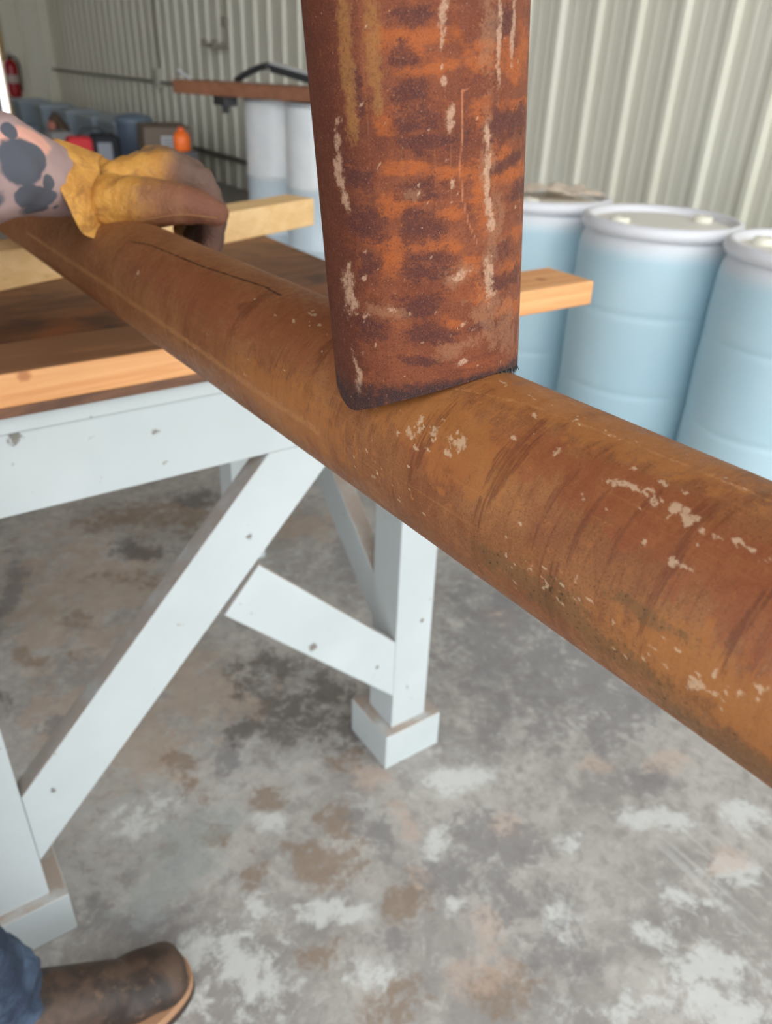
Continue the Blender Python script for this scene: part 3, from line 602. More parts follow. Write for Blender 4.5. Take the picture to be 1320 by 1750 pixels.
# ------------------------------------------------------------------ white drums with a board across
def m_drum():
    m = Mat('white_drum_paint', rough=0.28); p = m.obj(); c = m.mix(m.step(m.noise(p, 5, 4, 0.6), 0.4, 0.7), (232, 236, 238), (242, 244, 244))
    z = m.sep(p)[2]; c = m.mix(m.step(z, 0.56, 0.60, 1.0, 0.0), c, (212, 226, 234)); m.base(c); return m
M_DRUM = m_drum(); M_RIM = Mat('bright_drum_rim', (214, 218, 222), 0.3, 0.5)
def make_drum(loc, label):
    t = empty('white_drum', loc, label, 'drum', 0, 'white drums by the wall'); H = 1.095
    bm = bmesh.new(); P = [(0.27, 0.0), (0.285, 0.01), (0.287, 0.04), (0.285, 0.05), (0.285, 0.19), (0.291, 0.20), (0.285, 0.21), (0.285, 0.58), (0.293, 0.595), (0.285, 0.61), (0.285, 1.05), (0.278, 1.07)]
    lathe(bm, P, 64); obj('body', bm, M_DRUM, t, smooth=0.8)
    bm = bmesh.new(); lathe(bm, [(0.276, 1.066), (0.292, 1.070), (0.294, 1.085), (0.286, H), (0.272, 1.090), (0.270, 1.07), (0.276, 1.066)], 64, close=False); obj('rim', bm, M_RIM, t, smooth=0.8)
    bm = bmesh.new(); lathe(bm, [(0.272, 1.066), (0.272, 1.082), (0.001, 1.084)], 64); obj('drum_lid', bm, M_DRUM, t, smooth=0.6)
    return t
d0 = make_drum((2.2, 4.0, 0), 'white drum nearest the upright pipe, under the brown board')
d1 = copy_tree(d0); d1.location = (2.2, 4.62, 0); d1.rotation_euler.z = 1.2; d1['label'] = 'white drum left of its twin, farther from the upright pipe, under the brown board'
bd = Vector((0.44, -0.90, 0)).normalized(); bn = Vector((-bd.y, bd.x, 0)); bc = Vector((2.0, 4.42, 1.0955))
bM = Matrix(((bd.x, bn.x, 0, bc.x), (bd.y, bn.y, 0, bc.y), (0, 0, 1, bc.z), (0, 0, 0, 1)))
bm = bmesh.new(); box(bm, (-0.76, -0.14, 0), (0.95, 0.14, 0.085), bM)
tag(obj('brown_board', bm, m_lumber('brown_board_wood', (136, 90, 64), (156, 104, 76), (104, 68, 50), (9, 9, 9)), bevel=0.004), 'thick brown board laid across the tops of the two white drums', 'board')
M_ALU = Mat('bright_aluminium', (226, 228, 232), 0.3, 0.3); M_DKO = Mat('dull_steel', (104, 106, 108), .5, .2); M_DK = Mat('dark_strap_steel', (70, 72, 74), 0.5, 0.3)
zb = 1.1455
bm = bmesh.new(); a_ = at(466, 106, 0, 2.10); c_ = at(560, 133, 0, 2.24); dr = (c_ - a_); L_ = dr.length; dr.normalize(); sd = dr.cross(Vector((0, 0, 1))).normalized(); up_ = sd.cross(dr)
MM = Matrix(((dr.x, sd.x, up_.x, a_.x), (dr.y, sd.y, up_.y, a_.y), (dr.z, sd.z, up_.z, a_.z), (0, 0, 0, 1)))
box(bm, (0, -.03, -.014), (L_, .03, .0), MM); mc_ = obj('metal_channel', bm, M_ALU, bevel=.002)
for s_ in (-1, 1):
    bm = bmesh.new(); box(bm, (0.01, s_ * .027 - .003, -.060), (L_, s_ * .027 + .003, -.0142), MM); fl = obj('flange', bm, M_DK, mc_); fl['label'] = 'dark side flange'  # flanges coloured dark to paint the shaded underside below the bright top
tag(mc_, 'bright metal channel slanting down onto the brown board', 'channel')
bm = bmesh.new(); tube(bm, curve([at(404, 137, 0, 1.99), at(420, 127, 0, 2.01), at(440, 117, 0, 2.05), at(460, 112, 0, 2.075)], 6), .022, 10)
tag(obj('bent_strap', bm, M_DK, smooth=4), 'dark bent strap arching from the board up to the metal channel', 'strap')
bm = bmesh.new(); tube(bm, [at(304, 119, 0, 1.66), at(328, 138, 0, 1.72)], .010, 8)
tag(obj('thin_rod', bm, M_ALU, smooth=0.7), 'thin bright rod sticking up off the left end of the board', 'rod')
bm = bmesh.new(); q = at(385, 171, 0, 1.80); box(bm, (q.x - .05, q.y - .10, 1.035), (q.x + .05, q.y + .10, 1.095)); box(bm, (q.x - .02, q.y - .02, .985), (q.x + .02, q.y + .02, 1.035))
tag(obj('board_clamp', bm, M_DK, bevel=.006), 'small dark clamp under the left part of the brown board', 'clamp')

# ------------------------------------------------------------------ things stored along the wall, far left
M_TOTE = Mat('grey_blue_tote', (150, 164, 176), 0.45); M_TLID = Mat('grey_blue_lid', (168, 182, 194), 0.4)
M_TOTE.base(M_TOTE.mix(M_TOTE.step(M_TOTE.noise(M_TOTE.obj(), 6, 3, .6), .35, .7), (140, 154, 166), (156, 170, 182)))
def make_tote(loc, label):
    t = empty('storage_tote', loc, label, 'storage bin', 0, 'grey storage totes stacked along the wall')
    bm = bmesh.new(); w, l, h = .22, .31, .315
    b = [(-w * .88, -l * .88, 0), (w * .88, -l * .88, 0), (w * .88, l * .88, 0), (-w * .88, l * .88, 0)]; tp = [(-w, -l, h), (w, -l, h), (w, l, h), (-w, l, h)]
    A = [bm.verts.new(p) for p in b]; B = [bm.verts.new(p) for p in tp]; bm.faces.new(A[::-1]); bm.faces.new(B)
    for i in range(4): bm.faces.new((A[i], A[(i + 1) % 4], B[(i + 1) % 4], B[i]))
    obj('bin', bm, M_TOTE, t, bevel=.02, seg=3)
    bm = bmesh.new(); box(bm, (-w - .012, -l - .012, h - .02), (w + .012, l + .012, h + .008)); box(bm, (-w + .03, -l + .03, h + .008), (w - .03, l - .03, h + .018)); obj('lid', bm, M_TLID, t, bevel=.006)
    for s in (-1, 1):
        bm = bmesh.new(); box(bm, (-.06, s * (l + .012) - .012, h - .055), (.06, s * (l + .012) + .012, h - .02)); obj('latch', bm, M_TLID, t, bevel=.004)
    return t
tot = make_tote((2.25, 11.6, 0), 'grey blue tote on the floor by the wall, under the farthest stacked tote')
TT = [((2.25, 11.6, .338), 'grey blue tote, upper one of the farthest stack below the fire extinguisher'), ((2.27, 10.55, 0), 'grey blue tote on the floor, second stack from the far end'), ((2.27, 10.55, .338), 'grey blue tote, upper one of the second stack from the far end'),
      ((2.30, 9.55, 0), 'grey blue tote on the floor, lower one of the stack behind the brown bag'), ((2.30, 9.55, .338), 'grey blue tote, upper one of the stack behind the brown bag'),
      ((2.33, 8.75, 0), 'grey blue tote on the floor beside the dark blue bin'), ((2.33, 8.75, .338), 'grey blue tote stacked second high beside the dark blue bin'),
      ((2.40, 8.0, 0), 'grey blue tote on the floor behind the dark blue bin'), ((2.40, 8.0, .338), 'grey blue tote stacked second high behind the dark blue bin')]
for k, (l_, lab) in enumerate(TT):
    c = copy_tree(tot); c.location = l_; c.rotation_euler.z = 0.03 * ((k * 7) % 5 - 2); c['label'] = lab
for k in range(2):
    c = copy_tree(tot); c.location = (2.2, 12.75, .338 * k); c['label'] = ('grey blue tote on the floor at the far left end of the tote row', 'grey blue tote on top at the far left end, left of the brown bag')[k]
# dark blue bin
bm = bmesh.new(); M_BIN = Mat('dark_blue_bin_plastic', (98, 112, 132), 0.4); e = empty('round_bin', (1.98, 7.35, 0), 'dark blue round bin standing between the totes and the brown carton', 'bin')
lathe(bm, [(.15, 0), (.16, .02), (.175, .74)], 40); obj('bin_body', bm, M_BIN, e, smooth=.8)
bm = bmesh.new(); lathe(bm, [(.170, .740), (.186, .745), (.186, .775), (.15, .805), (.06, .822), (.001, .823)], 40); obj('bin_lid', bm, Mat('bin_lid_plastic', (116, 132, 150), .4), e, smooth=.8)
# carton with a white label
e = empty('cardboard_carton', (1.93, 6.42, 0), 'brown carton with a white label standing below the board end', 'carton', -0.22)
M_CART = Mat('dark_cardboard', (128, 114, 102), 0.8)
bm = bmesh.new(); box(bm, (-.20, -.30, 0), (.20, .30, .79)); obj('carton_body', bm, M_CART, e, bevel=.006)
bm = bmesh.new(); box(bm, (-.06, -.302, .62), (.10, -.3001, .725)); lb = obj('paper_label', bm, Mat('label_paper', (200, 200, 204), .7), e); lb['label'] = 'white paper label with dark printed lines'
for k in range(4):
    bm = bmesh.new(); box(bm, (-.045, -.3028, .635 + .021 * k), (.07 + .01 * (k % 2), -.3021, .644 + .021 * k)); obj('printed_line', bm, Mat('label_ink', (110, 112, 120), .7), lb)
# orange container on a post-high crate
q = at(299, 258, 0, 1.55); e = empty('plastic_crate', (q.x + .06, q.y, 0), 'dark grey crate at the right of the brown carton, under the orange jug', 'crate')
bm = bmesh.new(); box(bm, (-.09, -.09, 0), (.09, .09, q.z)); obj('crate_body', bm, Mat('dark_crate', (84, 84, 86), .6), e, bevel=.012)
e2 = empty('orange_jug', (q.x + .06, q.y, q.z + .0005), 'bright orange jug standing on the dark crate beside the brown carton', 'jug')
bm = bmesh.new(); lathe(bm, [(.055, 0), (.062, .01), (.062, .09), (.045, .125), (.022, .135)], 28); obj('jug_body', bm, Mat('orange_plastic', (255, 120, 44), .45), e2, smooth=.8)
bm = bmesh.new(); lathe(bm, [(.024, .134), (.024, .158), (.001, .160)], 20); obj('jug_cap', bm, Mat('orange_cap', (240, 104, 40), .45), e2, smooth=.7)
# red and black tool bag on a low bench, brown bag
e = empty('tool_bag', tuple(at(160, 254, 0, 1.35)), 'red and black bag with a grey pocket in front of the dark blue bin', 'bag', -0.15)
bm = bmesh.new(); box(bm, (-.22, -.12, -.11), (.0, .12, .10)); obj('red_side', bm, Mat('red_fabric', (226, 62, 70), .75), e, bevel=.05, seg=4)
bm = bmesh.new(); box(bm, (-.02, -.13, -.12), (.22, .13, .12)); obj('black_side', bm, Mat('black_fabric', (40, 42, 48), .75), e, bevel=.05, seg=4)
bm = bmesh.new(); box(bm, (.02, -.150, -.10), (.14, -.125, .06)); obj('pocket', bm, Mat('grey_fabric', (150, 154, 164), .7), e, bevel=.012)
bm = bmesh.new(); tube(bm, curve([(-.12, 0, .09), (-.06, 0, .15), (.06, 0, .16), (.13, 0, .11)], 6), .014, 8); obj('handle', bm, M_DK, e, smooth=4)
zq = at(160, 254, 0, 1.35).z - .1205
bm = bmesh.new(); q = at(150, 262, 0, 1.45); box(bm, (1.10, q.y - 1.0, zq - .05), (1.50, q.y + 2.6, zq))
for xx in (1.16, 1.40):
    for yy in (q.y - .9, q.y + 2.45): box(bm, (xx, yy, 0), (xx + .06, yy + .06, zq - .05))
tag(obj('low_bench', bm, Mat('weathered_bench_wood', (108, 102, 96), .8), bevel=.004), 'low grey wooden bench in front of the stacked totes', 'bench')
q = at(98, 186, 0, 1.75); e = empty('slumped_bag', (q.x, q.y, zq + .001), 'brown slumped bag with red and white patch on the low bench', 'bag')
e.location.x = 1.42; q = at(98, 190, 0, 1.42); e.location.y = q.y
bm = bmesh.new(); ellipsoid(bm, (0, 0, .125), (.10, .15, .122)); ellipsoid(bm, (-.02, .04, .22), (.07, .10, .09)); organic('bag_body', bm, Mat('brown_canvas', (92, 76, 62), .85), e, .02, 4)
bm = bmesh.new(); ellipsoid(bm, (-.09, -.06, .20), (.04, .09, .05)); o = organic('patch', bm, Mat('red_white_cloth', (196, 128, 112), .8), e, .012, 3); o['label'] = 'pinkish red cloth bundle'
bm = bmesh.new(); q = at(98, 217, 0, 1.30); box(bm, (1.16, e.location.y - .75, zq + .001), (1.36, e.location.y - .45, zq + .20)); tag(obj('grey_case', bm, Mat('grey_case_plastic', (150, 148, 150), .5), bevel=.02), 'small light grey case on the low bench beside the brown bag', 'case')

# ------------------------------------------------------------------ fittings on the walls
M_GALV = Mat('painted_conduit', (150, 146, 132), .45)
y0_, z0_ = at(300, 142, 0, 3.28).y, at(270, 140, 0, 3.28).z
bm = bmesh.new(); tube(bm, [(3.285, y0_, z0_), (3.285, at(72, 118, 0, 3.28).y, z0_)], .022, 12)
tag(obj('wall_conduit', bm, M_GALV, smooth=.7), 'long thin conduit running level along the ribbed wall', 'conduit')
q = at(271, 134, 0, 3.28); bm = bmesh.new(); box(bm, (3.23, q.y - .07, q.z - .10), (3.32, q.y + .07, q.z + .11)); o = obj('junction_box', bm, Mat('cream_box', (200, 198, 184), .4), bevel=.008)
tag(o, 'small cream junction box on the level conduit', 'junction box')
bm = bmesh.new(); tube(bm, [(3.30, q.y + .02, q.z + .11), (3.30, q.y + .02, q.z + 1.2)], .012, 10); tag(obj('drop_conduit', bm, M_GALV, smooth=.7), 'thin conduit rising up the wall from the junction box', 'conduit')
q = at(382, 20, 0, 3.28); q2 = at(386, 78, 0, 3.28); bm = bmesh.new(); tube(bm, [(3.30, q.y, q2.z), (3.30, q.y, 3.2)], .014, 10); box(bm, (3.26, q.y - .03, q.z - .14), (3.32, q.y + .03, q.z - .04))
tag(obj('riser_conduit', bm, M_GALV, smooth=.7), 'conduit coming down the wall above the board, with a small clip', 'conduit')
q = at(370, 78, 0, 3.25); bm = bmesh.new(); box(bm, (3.20, q.y - .16, q.z - .02), (3.30, q.y + .16, q.z + .02)); box(bm, (3.14, q.y + .12, q.z - .02), (3.20, q.y + .16, q.z + .06)); box(bm, (3.14, q.y - .16, q.z - .02), (3.20, q.y - .12, q.z + .06))
tag(obj('wall_hook', bm, Mat('dull_hook_steel', (150, 143, 128), .5, .1), bevel=.004), 'dull metal double hook fixed to the ribbed wall', 'hook')
for (px, py, hh, lab) in ((65, 68, .22, 'small dull bracket high on the far wall end'), (60, 112, .13, 'small dull bracket beside the end of the level conduit'), (60, 142, .22, 'small dull outlet low on the far wall end')):
    q = at(px, py, 0, 3.27); bm = bmesh.new(); box(bm, (3.22, q.y - .10, q.z - hh / 2), (3.33, q.y + .10, q.z + hh / 2)); box(bm, (3.16, q.y - .10, q.z - hh / 2), (3.22, q.y + .10, q.z - hh / 2 + .05))
    tag(obj('wall_bracket', bm, Mat('dull_bracket', (116, 112, 98), .5), bevel=.006), lab, 'bracket')
# fire extinguisher on the end wall
q = at(22, 137, 1, Y1 - .22); e = empty('fire_extinguisher', (q.x, Y1 - .22, at(25, 166, 1, Y1 - .22).z), 'red fire extinguisher hanging on the far end wall by the door', 'fire extinguisher')
M_RED = Mat('extinguisher_red', (176, 24, 34), .3)
bm = bmesh.new(); lathe(bm, [(.085, 0), (.105, .02), (.108, .05), (.108, .48), (.095, .53), (.05, .565), (.035, .58)], 32); obj('cylinder', bm, M_RED, e, smooth=.8)
bm = bmesh.new(); lathe(bm, [(.1085, .22), (.1095, .22), (.1095, .34), (.1085, .34)], 32, close=False); o = obj('label_band', bm, Mat('label_white', (206, 186, 176), .5), e, smooth=.8)
bm = bmesh.new(); lathe(bm, [(.03, .575), (.03, .62), (.02, .63)], 16); box(bm, (-.02, -.12, .62), (.02, .03, .635)); box(bm, (-.02, -.12, .655), (.02, .03, .67)); obj('valve', bm, M_DK, e)
bm = bmesh.new(); tube(bm, curve([(.0, -.02, .61), (.09, -.03, .60), (.14, -.02, .48), (.135, -.01, .25), (.12, -.01, .10)], 6), .014, 8); obj('hose', bm, Mat('black_hose', (28, 26, 28), .6), e, smooth=4)
bm = bmesh.new(); box(bm, (-.04, .10, .10), (.04, .185, .50)); obj('wall_bracket', bm, M_DK, e)

# ------------------------------------------------------------------ person reaching in from the left
def skin_m():
    m = Mat('skin', (196, 142, 116), .5); m.b.inputs['Subsurface Weight'].default_value = .1; m.b.inputs['Subsurface Radius'].default_value = (.01, .004, .002); return m
wr = pd(150, 325, .925); sl0 = pd(0, 286, .83); elbow = Vector((-.80, .015, 1.185)); shL = Vector((-.985, .01, 1.425)); shR = Vector((-1.02, -.37, 1.41))
ank = Vector((-.790, -.165, .11)); kneeL = Vector((-.93, -.150, .52)); hipL = Vector((-.99, -.09, .94)); ankR = Vector((-1.04, -.37, .11)); kneeR = Vector((-.98, -.35, .52)); hipR = Vector((-1.02, -.28, .94))
elbR = Vector((-1.06, -.50, 1.14)); wrR = Vector((-.94, -.52, .92))
bm = bmesh.new()
hd = Vector((-.915, -.175, 1.66))
ellipsoid(bm, hd, (.098, .076, .118)); ellipsoid(bm, hd + V(.035, 0, -.065), (.06, .055, .06))
capsule(bm, hd + V(-.03, 0, -.10), .055, V(-.985, -.18, 1.46), .062)
ellipsoid(bm, hd + V(.098, 0, -.015), (.020, .013, .026)); ellipsoid(bm, hd + V(.080, 0, -.062), (.016, .026, .010)); 
for s in (-1, 1): ellipsoid(bm, hd + V(-.008, s * .078, -.008), (.022, .010, .032))
ellipsoid(bm, (-1.0, -.18, 1.30), (.11, .165, .18)); ellipsoid(bm, (-1.01, -.185, 1.08), (.10, .145, .16)); ellipsoid(bm, (-1.01, -.185, .95), (.105, .16, .12))
for a, b, c, ra, rb, rc in ((shL, elbow, wr, .052, .040, .028), (shR, elbR, wrR, .052, .040, .028)):
    capsule(bm, a, ra, b, rb); capsule(bm, V(-1.0, -.18, 1.41), .07, a, ra)
capsule(bm, elbow, .040, sl0, .036); capsule(bm, sl0, .036, wr, .027); capsule(bm, elbR, .040, wrR, .028)
for h, k, f in ((hipL, kneeL, ank), (hipR, kneeR, ankR)):
    capsule(bm, h, .082, k, .054); capsule(bm, k, .054, f, .036); capsule(bm, f, .036, f + V(.15, 0, -.06), .03)
person = organic('person', bm, skin_m(), None, .010, 6)
tag(person, 'person standing at the left in camouflage sleeve, jeans and work boots, holding the lying pipe', 'person')
bm = bmesh.new(); ellipsoid(bm, hd + V(-.018, 0, .035), (.100, .084, .102)); organic('hair', bm, Mat('dark_hair', (54, 40, 30), .7), person, .010, 3)
for s in (-1, 1):
    bm = bmesh.new(); ellipsoid(bm, hd + V(.0835, s * .032, .004), (.010, .013, .010)); obj('eye', bm, Mat('eye_white', (226, 222, 216), .3), person, smooth=4)
# camouflage shirt
def m_camo():
    m = Mat('camouflage_cloth', rough=.85); p = m.obj(); n = m.noise(p, 60, 3, .6)
    c = m.mix(m.step(m.noise(p, 9, 3, .6), .35, .7), (150, 125, 122), (176, 149, 144))
    wob = m.math('MULTIPLY', m.math('SUBTRACT', m.noise(p, 34, 3, .6), .5), 1.0)
    c = m.mix(m.step(m.math('ADD', m.near(p, pd(50, 243, .80), .030, (.6, .6, 1.9)), wob), .7, 1.0, 1., 0.), c, (214, 158, 140))
    c = m.mix(m.step(m.noise(p, 17, 2, .5), .62, .65, 0, .0), c, (86, 88, 96))
    for (x, y, d), r, sc in (((32, 275, .80), .026, (1, 1, 1)), ((62, 270, .81), .016, (1, 1, 1)), ((75, 345, .83), .020, (.8, .8, 1.5)), ((52, 335, .82), .016, (.9, .9, 1.2)), ((5, 350, .79), .020, (1, 1, 1)), ((82, 312, .83), .009, (1, 1, 1)), ((18, 222, .79), .010, (1, 1, 1)), ((70, 365, .84), .016, (.7, .7, 1.4)), ((5, 300, .78), .009, (1, 1, 1.)), ((100, 362, .86), .008, (1, 1, 1))):
        f = m.math('ADD', m.near(p, pd(x, y, d), r, sc), m.math('MULTIPLY', wob, .7)); c = m.mix(m.step(f, .85, 1.05, 1., 0.), c, (80, 82, 90))
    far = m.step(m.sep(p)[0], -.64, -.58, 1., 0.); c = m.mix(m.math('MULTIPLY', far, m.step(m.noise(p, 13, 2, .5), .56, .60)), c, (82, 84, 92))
    m.base(c); m.bump(m.math('ADD', n, m.noise(p, 500, 2, .5)), .15, .002); return m
bm = bmesh.new()
def fold(c): return .0045 * mnoise.noise(c * 22) + .003 * mnoise.noise(c * 48)
capsule(bm, pd(132, 321, .91), .0335, sl0, .0535); capsule(bm, sl0, .0525, elbow, .060); capsule(bm, elbow, .060, shL, .078); capsule(bm, shR, .078, elbR, .060); capsule(bm, elbR, .058, wrR, .045)
ellipsoid(bm, (-1.0, -.18, 1.30), (.135, .185, .20)); ellipsoid(bm, (-1.01, -.185, 1.08), (.128, .17, .20)); capsule(bm, (-1.0, -.18, 1.42), .085, shL, .078); capsule(bm, (-1.0, -.18, 1.42), .085, shR, .078)
capsule(bm, (-1.01, -.185, 1.0), .13, (-1.01, -.185, .93), .13)
organic('shirt', bm, m_camo(), person, .007, 5, fold)
# jeans
def m_denim():
    m = Mat('denim', rough=.85); p = m.obj(); w = m.noise(p, 900, 2, .6); f = m.noise(p, 16, 4, .6, .6)
    c = m.mix(m.step(f, .35, .68), (28, 40, 60), (70, 86, 108)); c = m.mix(m.step(w, .55, .7, 0, .35), c, (120, 134, 152)); m.base(c); return m
bm = bmesh.new()
for h, k, f in ((hipL, kneeL, ank), (hipR, kneeR, ankR)):
    capsule(bm, h, .105, k, .080); capsule(bm, k, .080, f + V(-.01, 0, .07), .076)
    capsule(bm, f + V(-.01, 0, .07), .074, f + V(-.012, 0, .015), .084)
ellipsoid(bm, (-1.01, -.185, .97), (.13, .185, .13))
def fold2(c): return (.006 * mnoise.noise(Vector((c.x * 14, c.y * 14, c.z * 42))) + .003 * mnoise.noise(c * 60)) * (2.3 if c.z < .3 else .8)
jeans = organic('jeans', bm, m_denim(), person, .008, 4, fold2)
# boots
def m_boot():
    m = Mat('brown_boot_leather', rough=.55); p = m.obj(); n = m.noise(p, 20, 4, .6, .4)
    c = m.mix(m.step(n, .36, .66), (44, 34, 29), (84, 63, 49)); c = m.mix(m.step(m.noise(p, 55, 3, .6), .6, .7, 0, .5), c, (112, 86, 66))
    m.base(c); m.bump(m.noise(p, 160, 3, .6), .2, .002); return m
M_BOOT = m_boot(); M_SOLE = Mat('boot_sole', (60, 46, 36), .7); M_WELT = Mat('boot_welt', (170, 128, 96), .6)
def outline(o, sx=1.0, grow=0.0, n=40):
    pts = []
    for i in range(n):
        a = 2 * math.pi * i / n; x = math.cos(a); y = math.sin(a)
        px = .075 + (.152 + grow) * (abs(x) ** .72) * (1 if x > 0 else -1); w = (.048 + .007 * math.sin((px + .05) * 12)) * (1.0 if px > .08 else .88)
        pts.append((px, (w + grow) * (abs(y) ** .75) * (1 if y > 0 else -1) + .004 * px * 10 * 0))
    return pts
def make_boot(f, rz):
    M = Matrix.Translation((f.x, f.y, 0)) @ Matrix.Rotation(rz, 4, 'Z') @ Matrix.Diagonal((1.12, 1.18, 1.15, 1))
    bm = bmesh.new()
    ellipsoid(bm, (.155, 0, .050), (.074, .047, .034)); ellipsoid(bm, (.178, 0, .046), (.050, .042, .028)); ellipsoid(bm, (.190, .020, .043), (.036, .026, .026)); ellipsoid(bm, (.190, -.020, .043), (.036, .026, .026)); capsule(bm, (.12, 0, .062), .042, (.02, 0, .105), .052); capsule(bm, (-.015, 0, .055), .046, (-.012, 0, .14), .048); capsule(bm, (-.012, 0, .14), .046, (-.03, 0, .24), .046); ellipsoid(bm, (.07, 0, .045), (.11, .043, .034))
    bmesh.ops.transform(bm, matrix=M, verts=bm.verts)
    bt = organic('boot', bm, M_BOOT, person, .006, 4)
    bm = bmesh.new(); prism(bm, outline(0, grow=.007), 2, .014, .030); bmesh.ops.transform(bm, matrix=M, verts=bm.verts); w_ = obj('welt', bm, M_WELT, bt, bevel=.002)
    bm = bmesh.new(); prism(bm, outline(0, grow=.008), 2, .0, .0138); bmesh.ops.transform(bm, matrix=M, verts=bm.verts); obj('sole', bm, M_SOLE, bt, bevel=.002)
    return bt
make_boot(ank + V(.005, -.014, 0), -.045); make_boot(ankR, -.45)
# leather gloves
def m_glove():
    m = Mat('yellow_work_leather', rough=.7); p = m.obj(); n = m.noise(p, 30, 4, .6, .4); f = m.noise(p, 300, 3, .65)
    ax = (pd(385, 372, .92) - pd(140, 330, .92)); L2 = ax.length_squared
    dp = m.node('ShaderNodeVectorMath'); dp.operation = 'DOT_PRODUCT'; dp.inputs[1].default_value = tuple(ax / L2)
    sb = m.node('ShaderNodeVectorMath'); sb.operation = 'SUBTRACT'; m.link(p, sb.inputs[0]); sb.inputs[1].default_value = tuple(pd(140, 330, .92)); m.link(sb.outputs[0], dp.inputs[0])
    t = m.math('ADD', dp.outputs['Value'], m.math('MULTIPLY', m.math('SUBTRACT', n, .5), .5))
    c = m.mix(m.step(n, .35, .68), (188, 130, 54), (212, 156, 74))
    c = m.mix(m.step(m.noise(p, 55, 5, .65, .6), .48, .66, 0, .65), c, (146, 98, 48))
    c = m.mix(m.step(t, .36, .66), c, (128, 82, 54)); c = m.mix(m.step(t, .66, .9, 0, .8), c, (112, 66, 48))
    back = m.step(m.near(p, pd(330, 290, 1.0), .085), .75, 1.1, .75, 0.); c = m.mix(back, c, (92, 76, 68))
    c = m.mix(m.step(m.math('ADD', m.near(p, pd(342, 412, 1.04), .085), m.math('MULTIPLY', n, .3)), .95, 1.25, .85, 0.), c, (54, 42, 37))  # curled fingertips: dark leather with the deep shadow of the grip painted in
    c = m.mix(m.step(f, .58, .75, 0, .3), c, (96, 66, 42)); m.base(c); m.bump(m.math('ADD', f, m.math('MULTIPLY', m.noise(p, 70, 4, .65, 1.0), 3.0)), .5, .003); return m
M_GLOVE = m_glove()
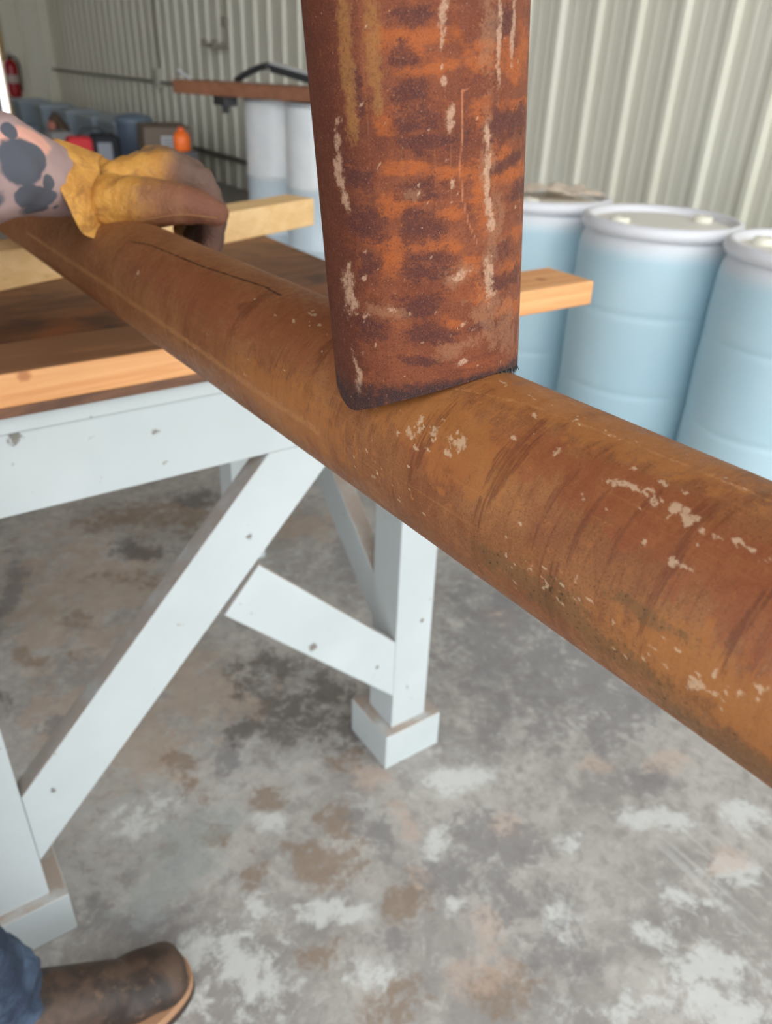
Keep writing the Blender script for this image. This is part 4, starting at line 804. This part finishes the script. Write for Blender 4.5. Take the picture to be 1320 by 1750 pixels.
def make_glove_left():
    bm = bmesh.new()
    W = pd(155, 327, .925); W2 = pd(190, 327, .935)
    capsule(bm, W, .036, W2, .037)
    # palm slab
    for (x, y, d, r) in ((282, 292, .945, .026), (272, 286, .985, .025), (262, 284, 1.02, .024), (252, 286, 1.05, .022)):
        capsule(bm, pd(185 + (x - 250) * .3, 325, d - .02), .032, pd(x, y, d), r)
    # thumb pressed forward along the near side
    th_ = [(188, 345, .905, .031), (245, 347, .892, .0285), (300, 347, .892, .0235), (338, 353, .90, .0195), (370, 364, .907, .0145)]
    for a, b in zip(th_, th_[1:]): capsule(bm, pd(*a[:3]), a[3], pd(*b[:3]), b[3])
    fingers = [[(284, 288, .950, .025), (342, 312, .965, .0195), (368, 362, .985, .0175), (360, 415, .990, .0165), (352, 440, .985, .014)],
               [(274, 282, .99, .0245), (326, 296, 1.005, .020), (356, 345, 1.025, .018), (350, 402, 1.03, .016), (340, 425, 1.025, .014)],
               [(264, 280, 1.03, .0235), (310, 292, 1.045, .0195), (340, 336, 1.065, .0175), (336, 388, 1.07, .0155), (328, 408, 1.065, .0135)],
               [(252, 282, 1.065, .0215), (290, 294, 1.08, .0175), (316, 330, 1.10, .0155), (316, 372, 1.105, .014), (310, 390, 1.10, .012)]]
    for f in fingers:
        for a, b in zip(f, f[1:]): capsule(bm, pd(*a[:3]), a[3], pd(*b[:3]), b[3], 16)
    ga = (pd(385, 372, .92) - W).normalized()
    def gfold(c):
        d_ = c - W; t = d_.dot(ga); o_ = d_ - ga * t
        return .0032 * mnoise.noise(Vector((t * 75, o_.z * 14, o_.y * 14))) * max(.25, 1 - t / .12) + .0016 * mnoise.noise(c * 60) + .0009 * mnoise.noise(c * 130)
    g = organic('glove', bm, M_GLOVE, person, .0036, 3, gfold)
    # flared cuff
    rings = [((131, 337), .898, .060, .052), ((140, 334), .902, .0565, .050), ((158, 329), .912, .0500, .047), ((178, 327), .925, .0440, .0445), ((198, 327), .934, .0400, .042)]
    bm = bmesh.new(); seg = 56; RR = []
    dpt = (ray(140, 335).normalized() * .96 + Vector((.28, 0, 0))).normalized(); tilt = (CU * 0.96 - CR * 0.28); tilt = (tilt - dpt * tilt.dot(dpt)).normalized()
    for k, ((x, y), d, a, b) in enumerate(rings):
        c = pd(x, y, d); ring = []
        for i in range(seg):
            an = 2 * math.pi * i / seg; wv = 1 + (.05 * math.sin(an * 5 + k * .4) + .03 * math.sin(an * 9 + 1)) * (1 - k / 6)
            p = c + tilt * (a * wv * math.sin(an)) + dpt * (b * wv * math.cos(an))
            if math.sin(an) < -.75 and k < 2: p = p + CR * .012 * (2 - k)
            ring.append(bm.verts.new(p))
        RR.append(ring)
    for A, B in zip(RR, RR[1:]):
        for i in range(seg): bm.faces.new((A[i], A[(i + 1) % seg], B[(i + 1) % seg], B[i]))
    cf = obj('cuff', bm, M_GLOVE, g, smooth=4); sm = cf.modifiers.new('t', 'SOLIDIFY'); sm.thickness = .003; sm.offset = 0; ss = cf.modifiers.new('s', 'SUBSURF'); ss.levels = 1; ss.render_levels = 1
    return g
glove = make_glove_left()
# stitched seam along the thumb side, laid on the leather
def on_surface(o, x, y):
    ok, loc, nrm, _ = o.ray_cast(CAM, ray(x, y).normalized()); return (loc + nrm * .0005) if ok else None
bpy.context.view_layer.update()
pts = [on_surface(glove, x, y) for x, y in ((200, 381), (215, 380), (232, 378), (250, 375), (268, 372), (286, 369), (304, 367), (322, 367), (340, 369), (358, 371), (372, 373))]
pts = [p for p in pts if p is not None]
if len(pts) > 3:
    bm = bmesh.new(); tube(bm, curve(pts, 4), .0007, 6); obj('seam', bm, Mat('stitched_seam', (142, 98, 60), .7), glove, smooth=4)
# second glove, hanging relaxed at the other side
bm = bmesh.new(); hd_ = (wrR - elbR).normalized(); sx = Vector((.75, .6, 0)).normalized(); nn = hd_.cross(sx).normalized()
capsule(bm, wrR - hd_ * .04, .043, wrR + hd_ * .02, .036)
for k, Lf in enumerate((.075, .085, .08, .062)):
    o_ = sx * (.032 - .021 * k); capsule(bm, wrR + hd_ * .02 + o_ * .6, .022, wrR + hd_ * .095 + o_, .017)
    a0 = wrR + hd_ * .095 + o_; a1 = a0 + hd_ * Lf * .5 + nn * .012; a2 = a1 + hd_ * Lf * .4 + nn * .026
    capsule(bm, a0, .0145, a1, .0125); capsule(bm, a1, .0125, a2, .0105)
capsule(bm, wrR + hd_ * .03 + sx * .025, .018, wrR + hd_ * .075 + sx * .062 + nn * .01, .014); capsule(bm, wrR + hd_ * .075 + sx * .062 + nn * .01, .014, wrR + hd_ * .105 + sx * .066 + nn * .022, .011)
organic('glove', bm, M_GLOVE, person, .0045, 3)
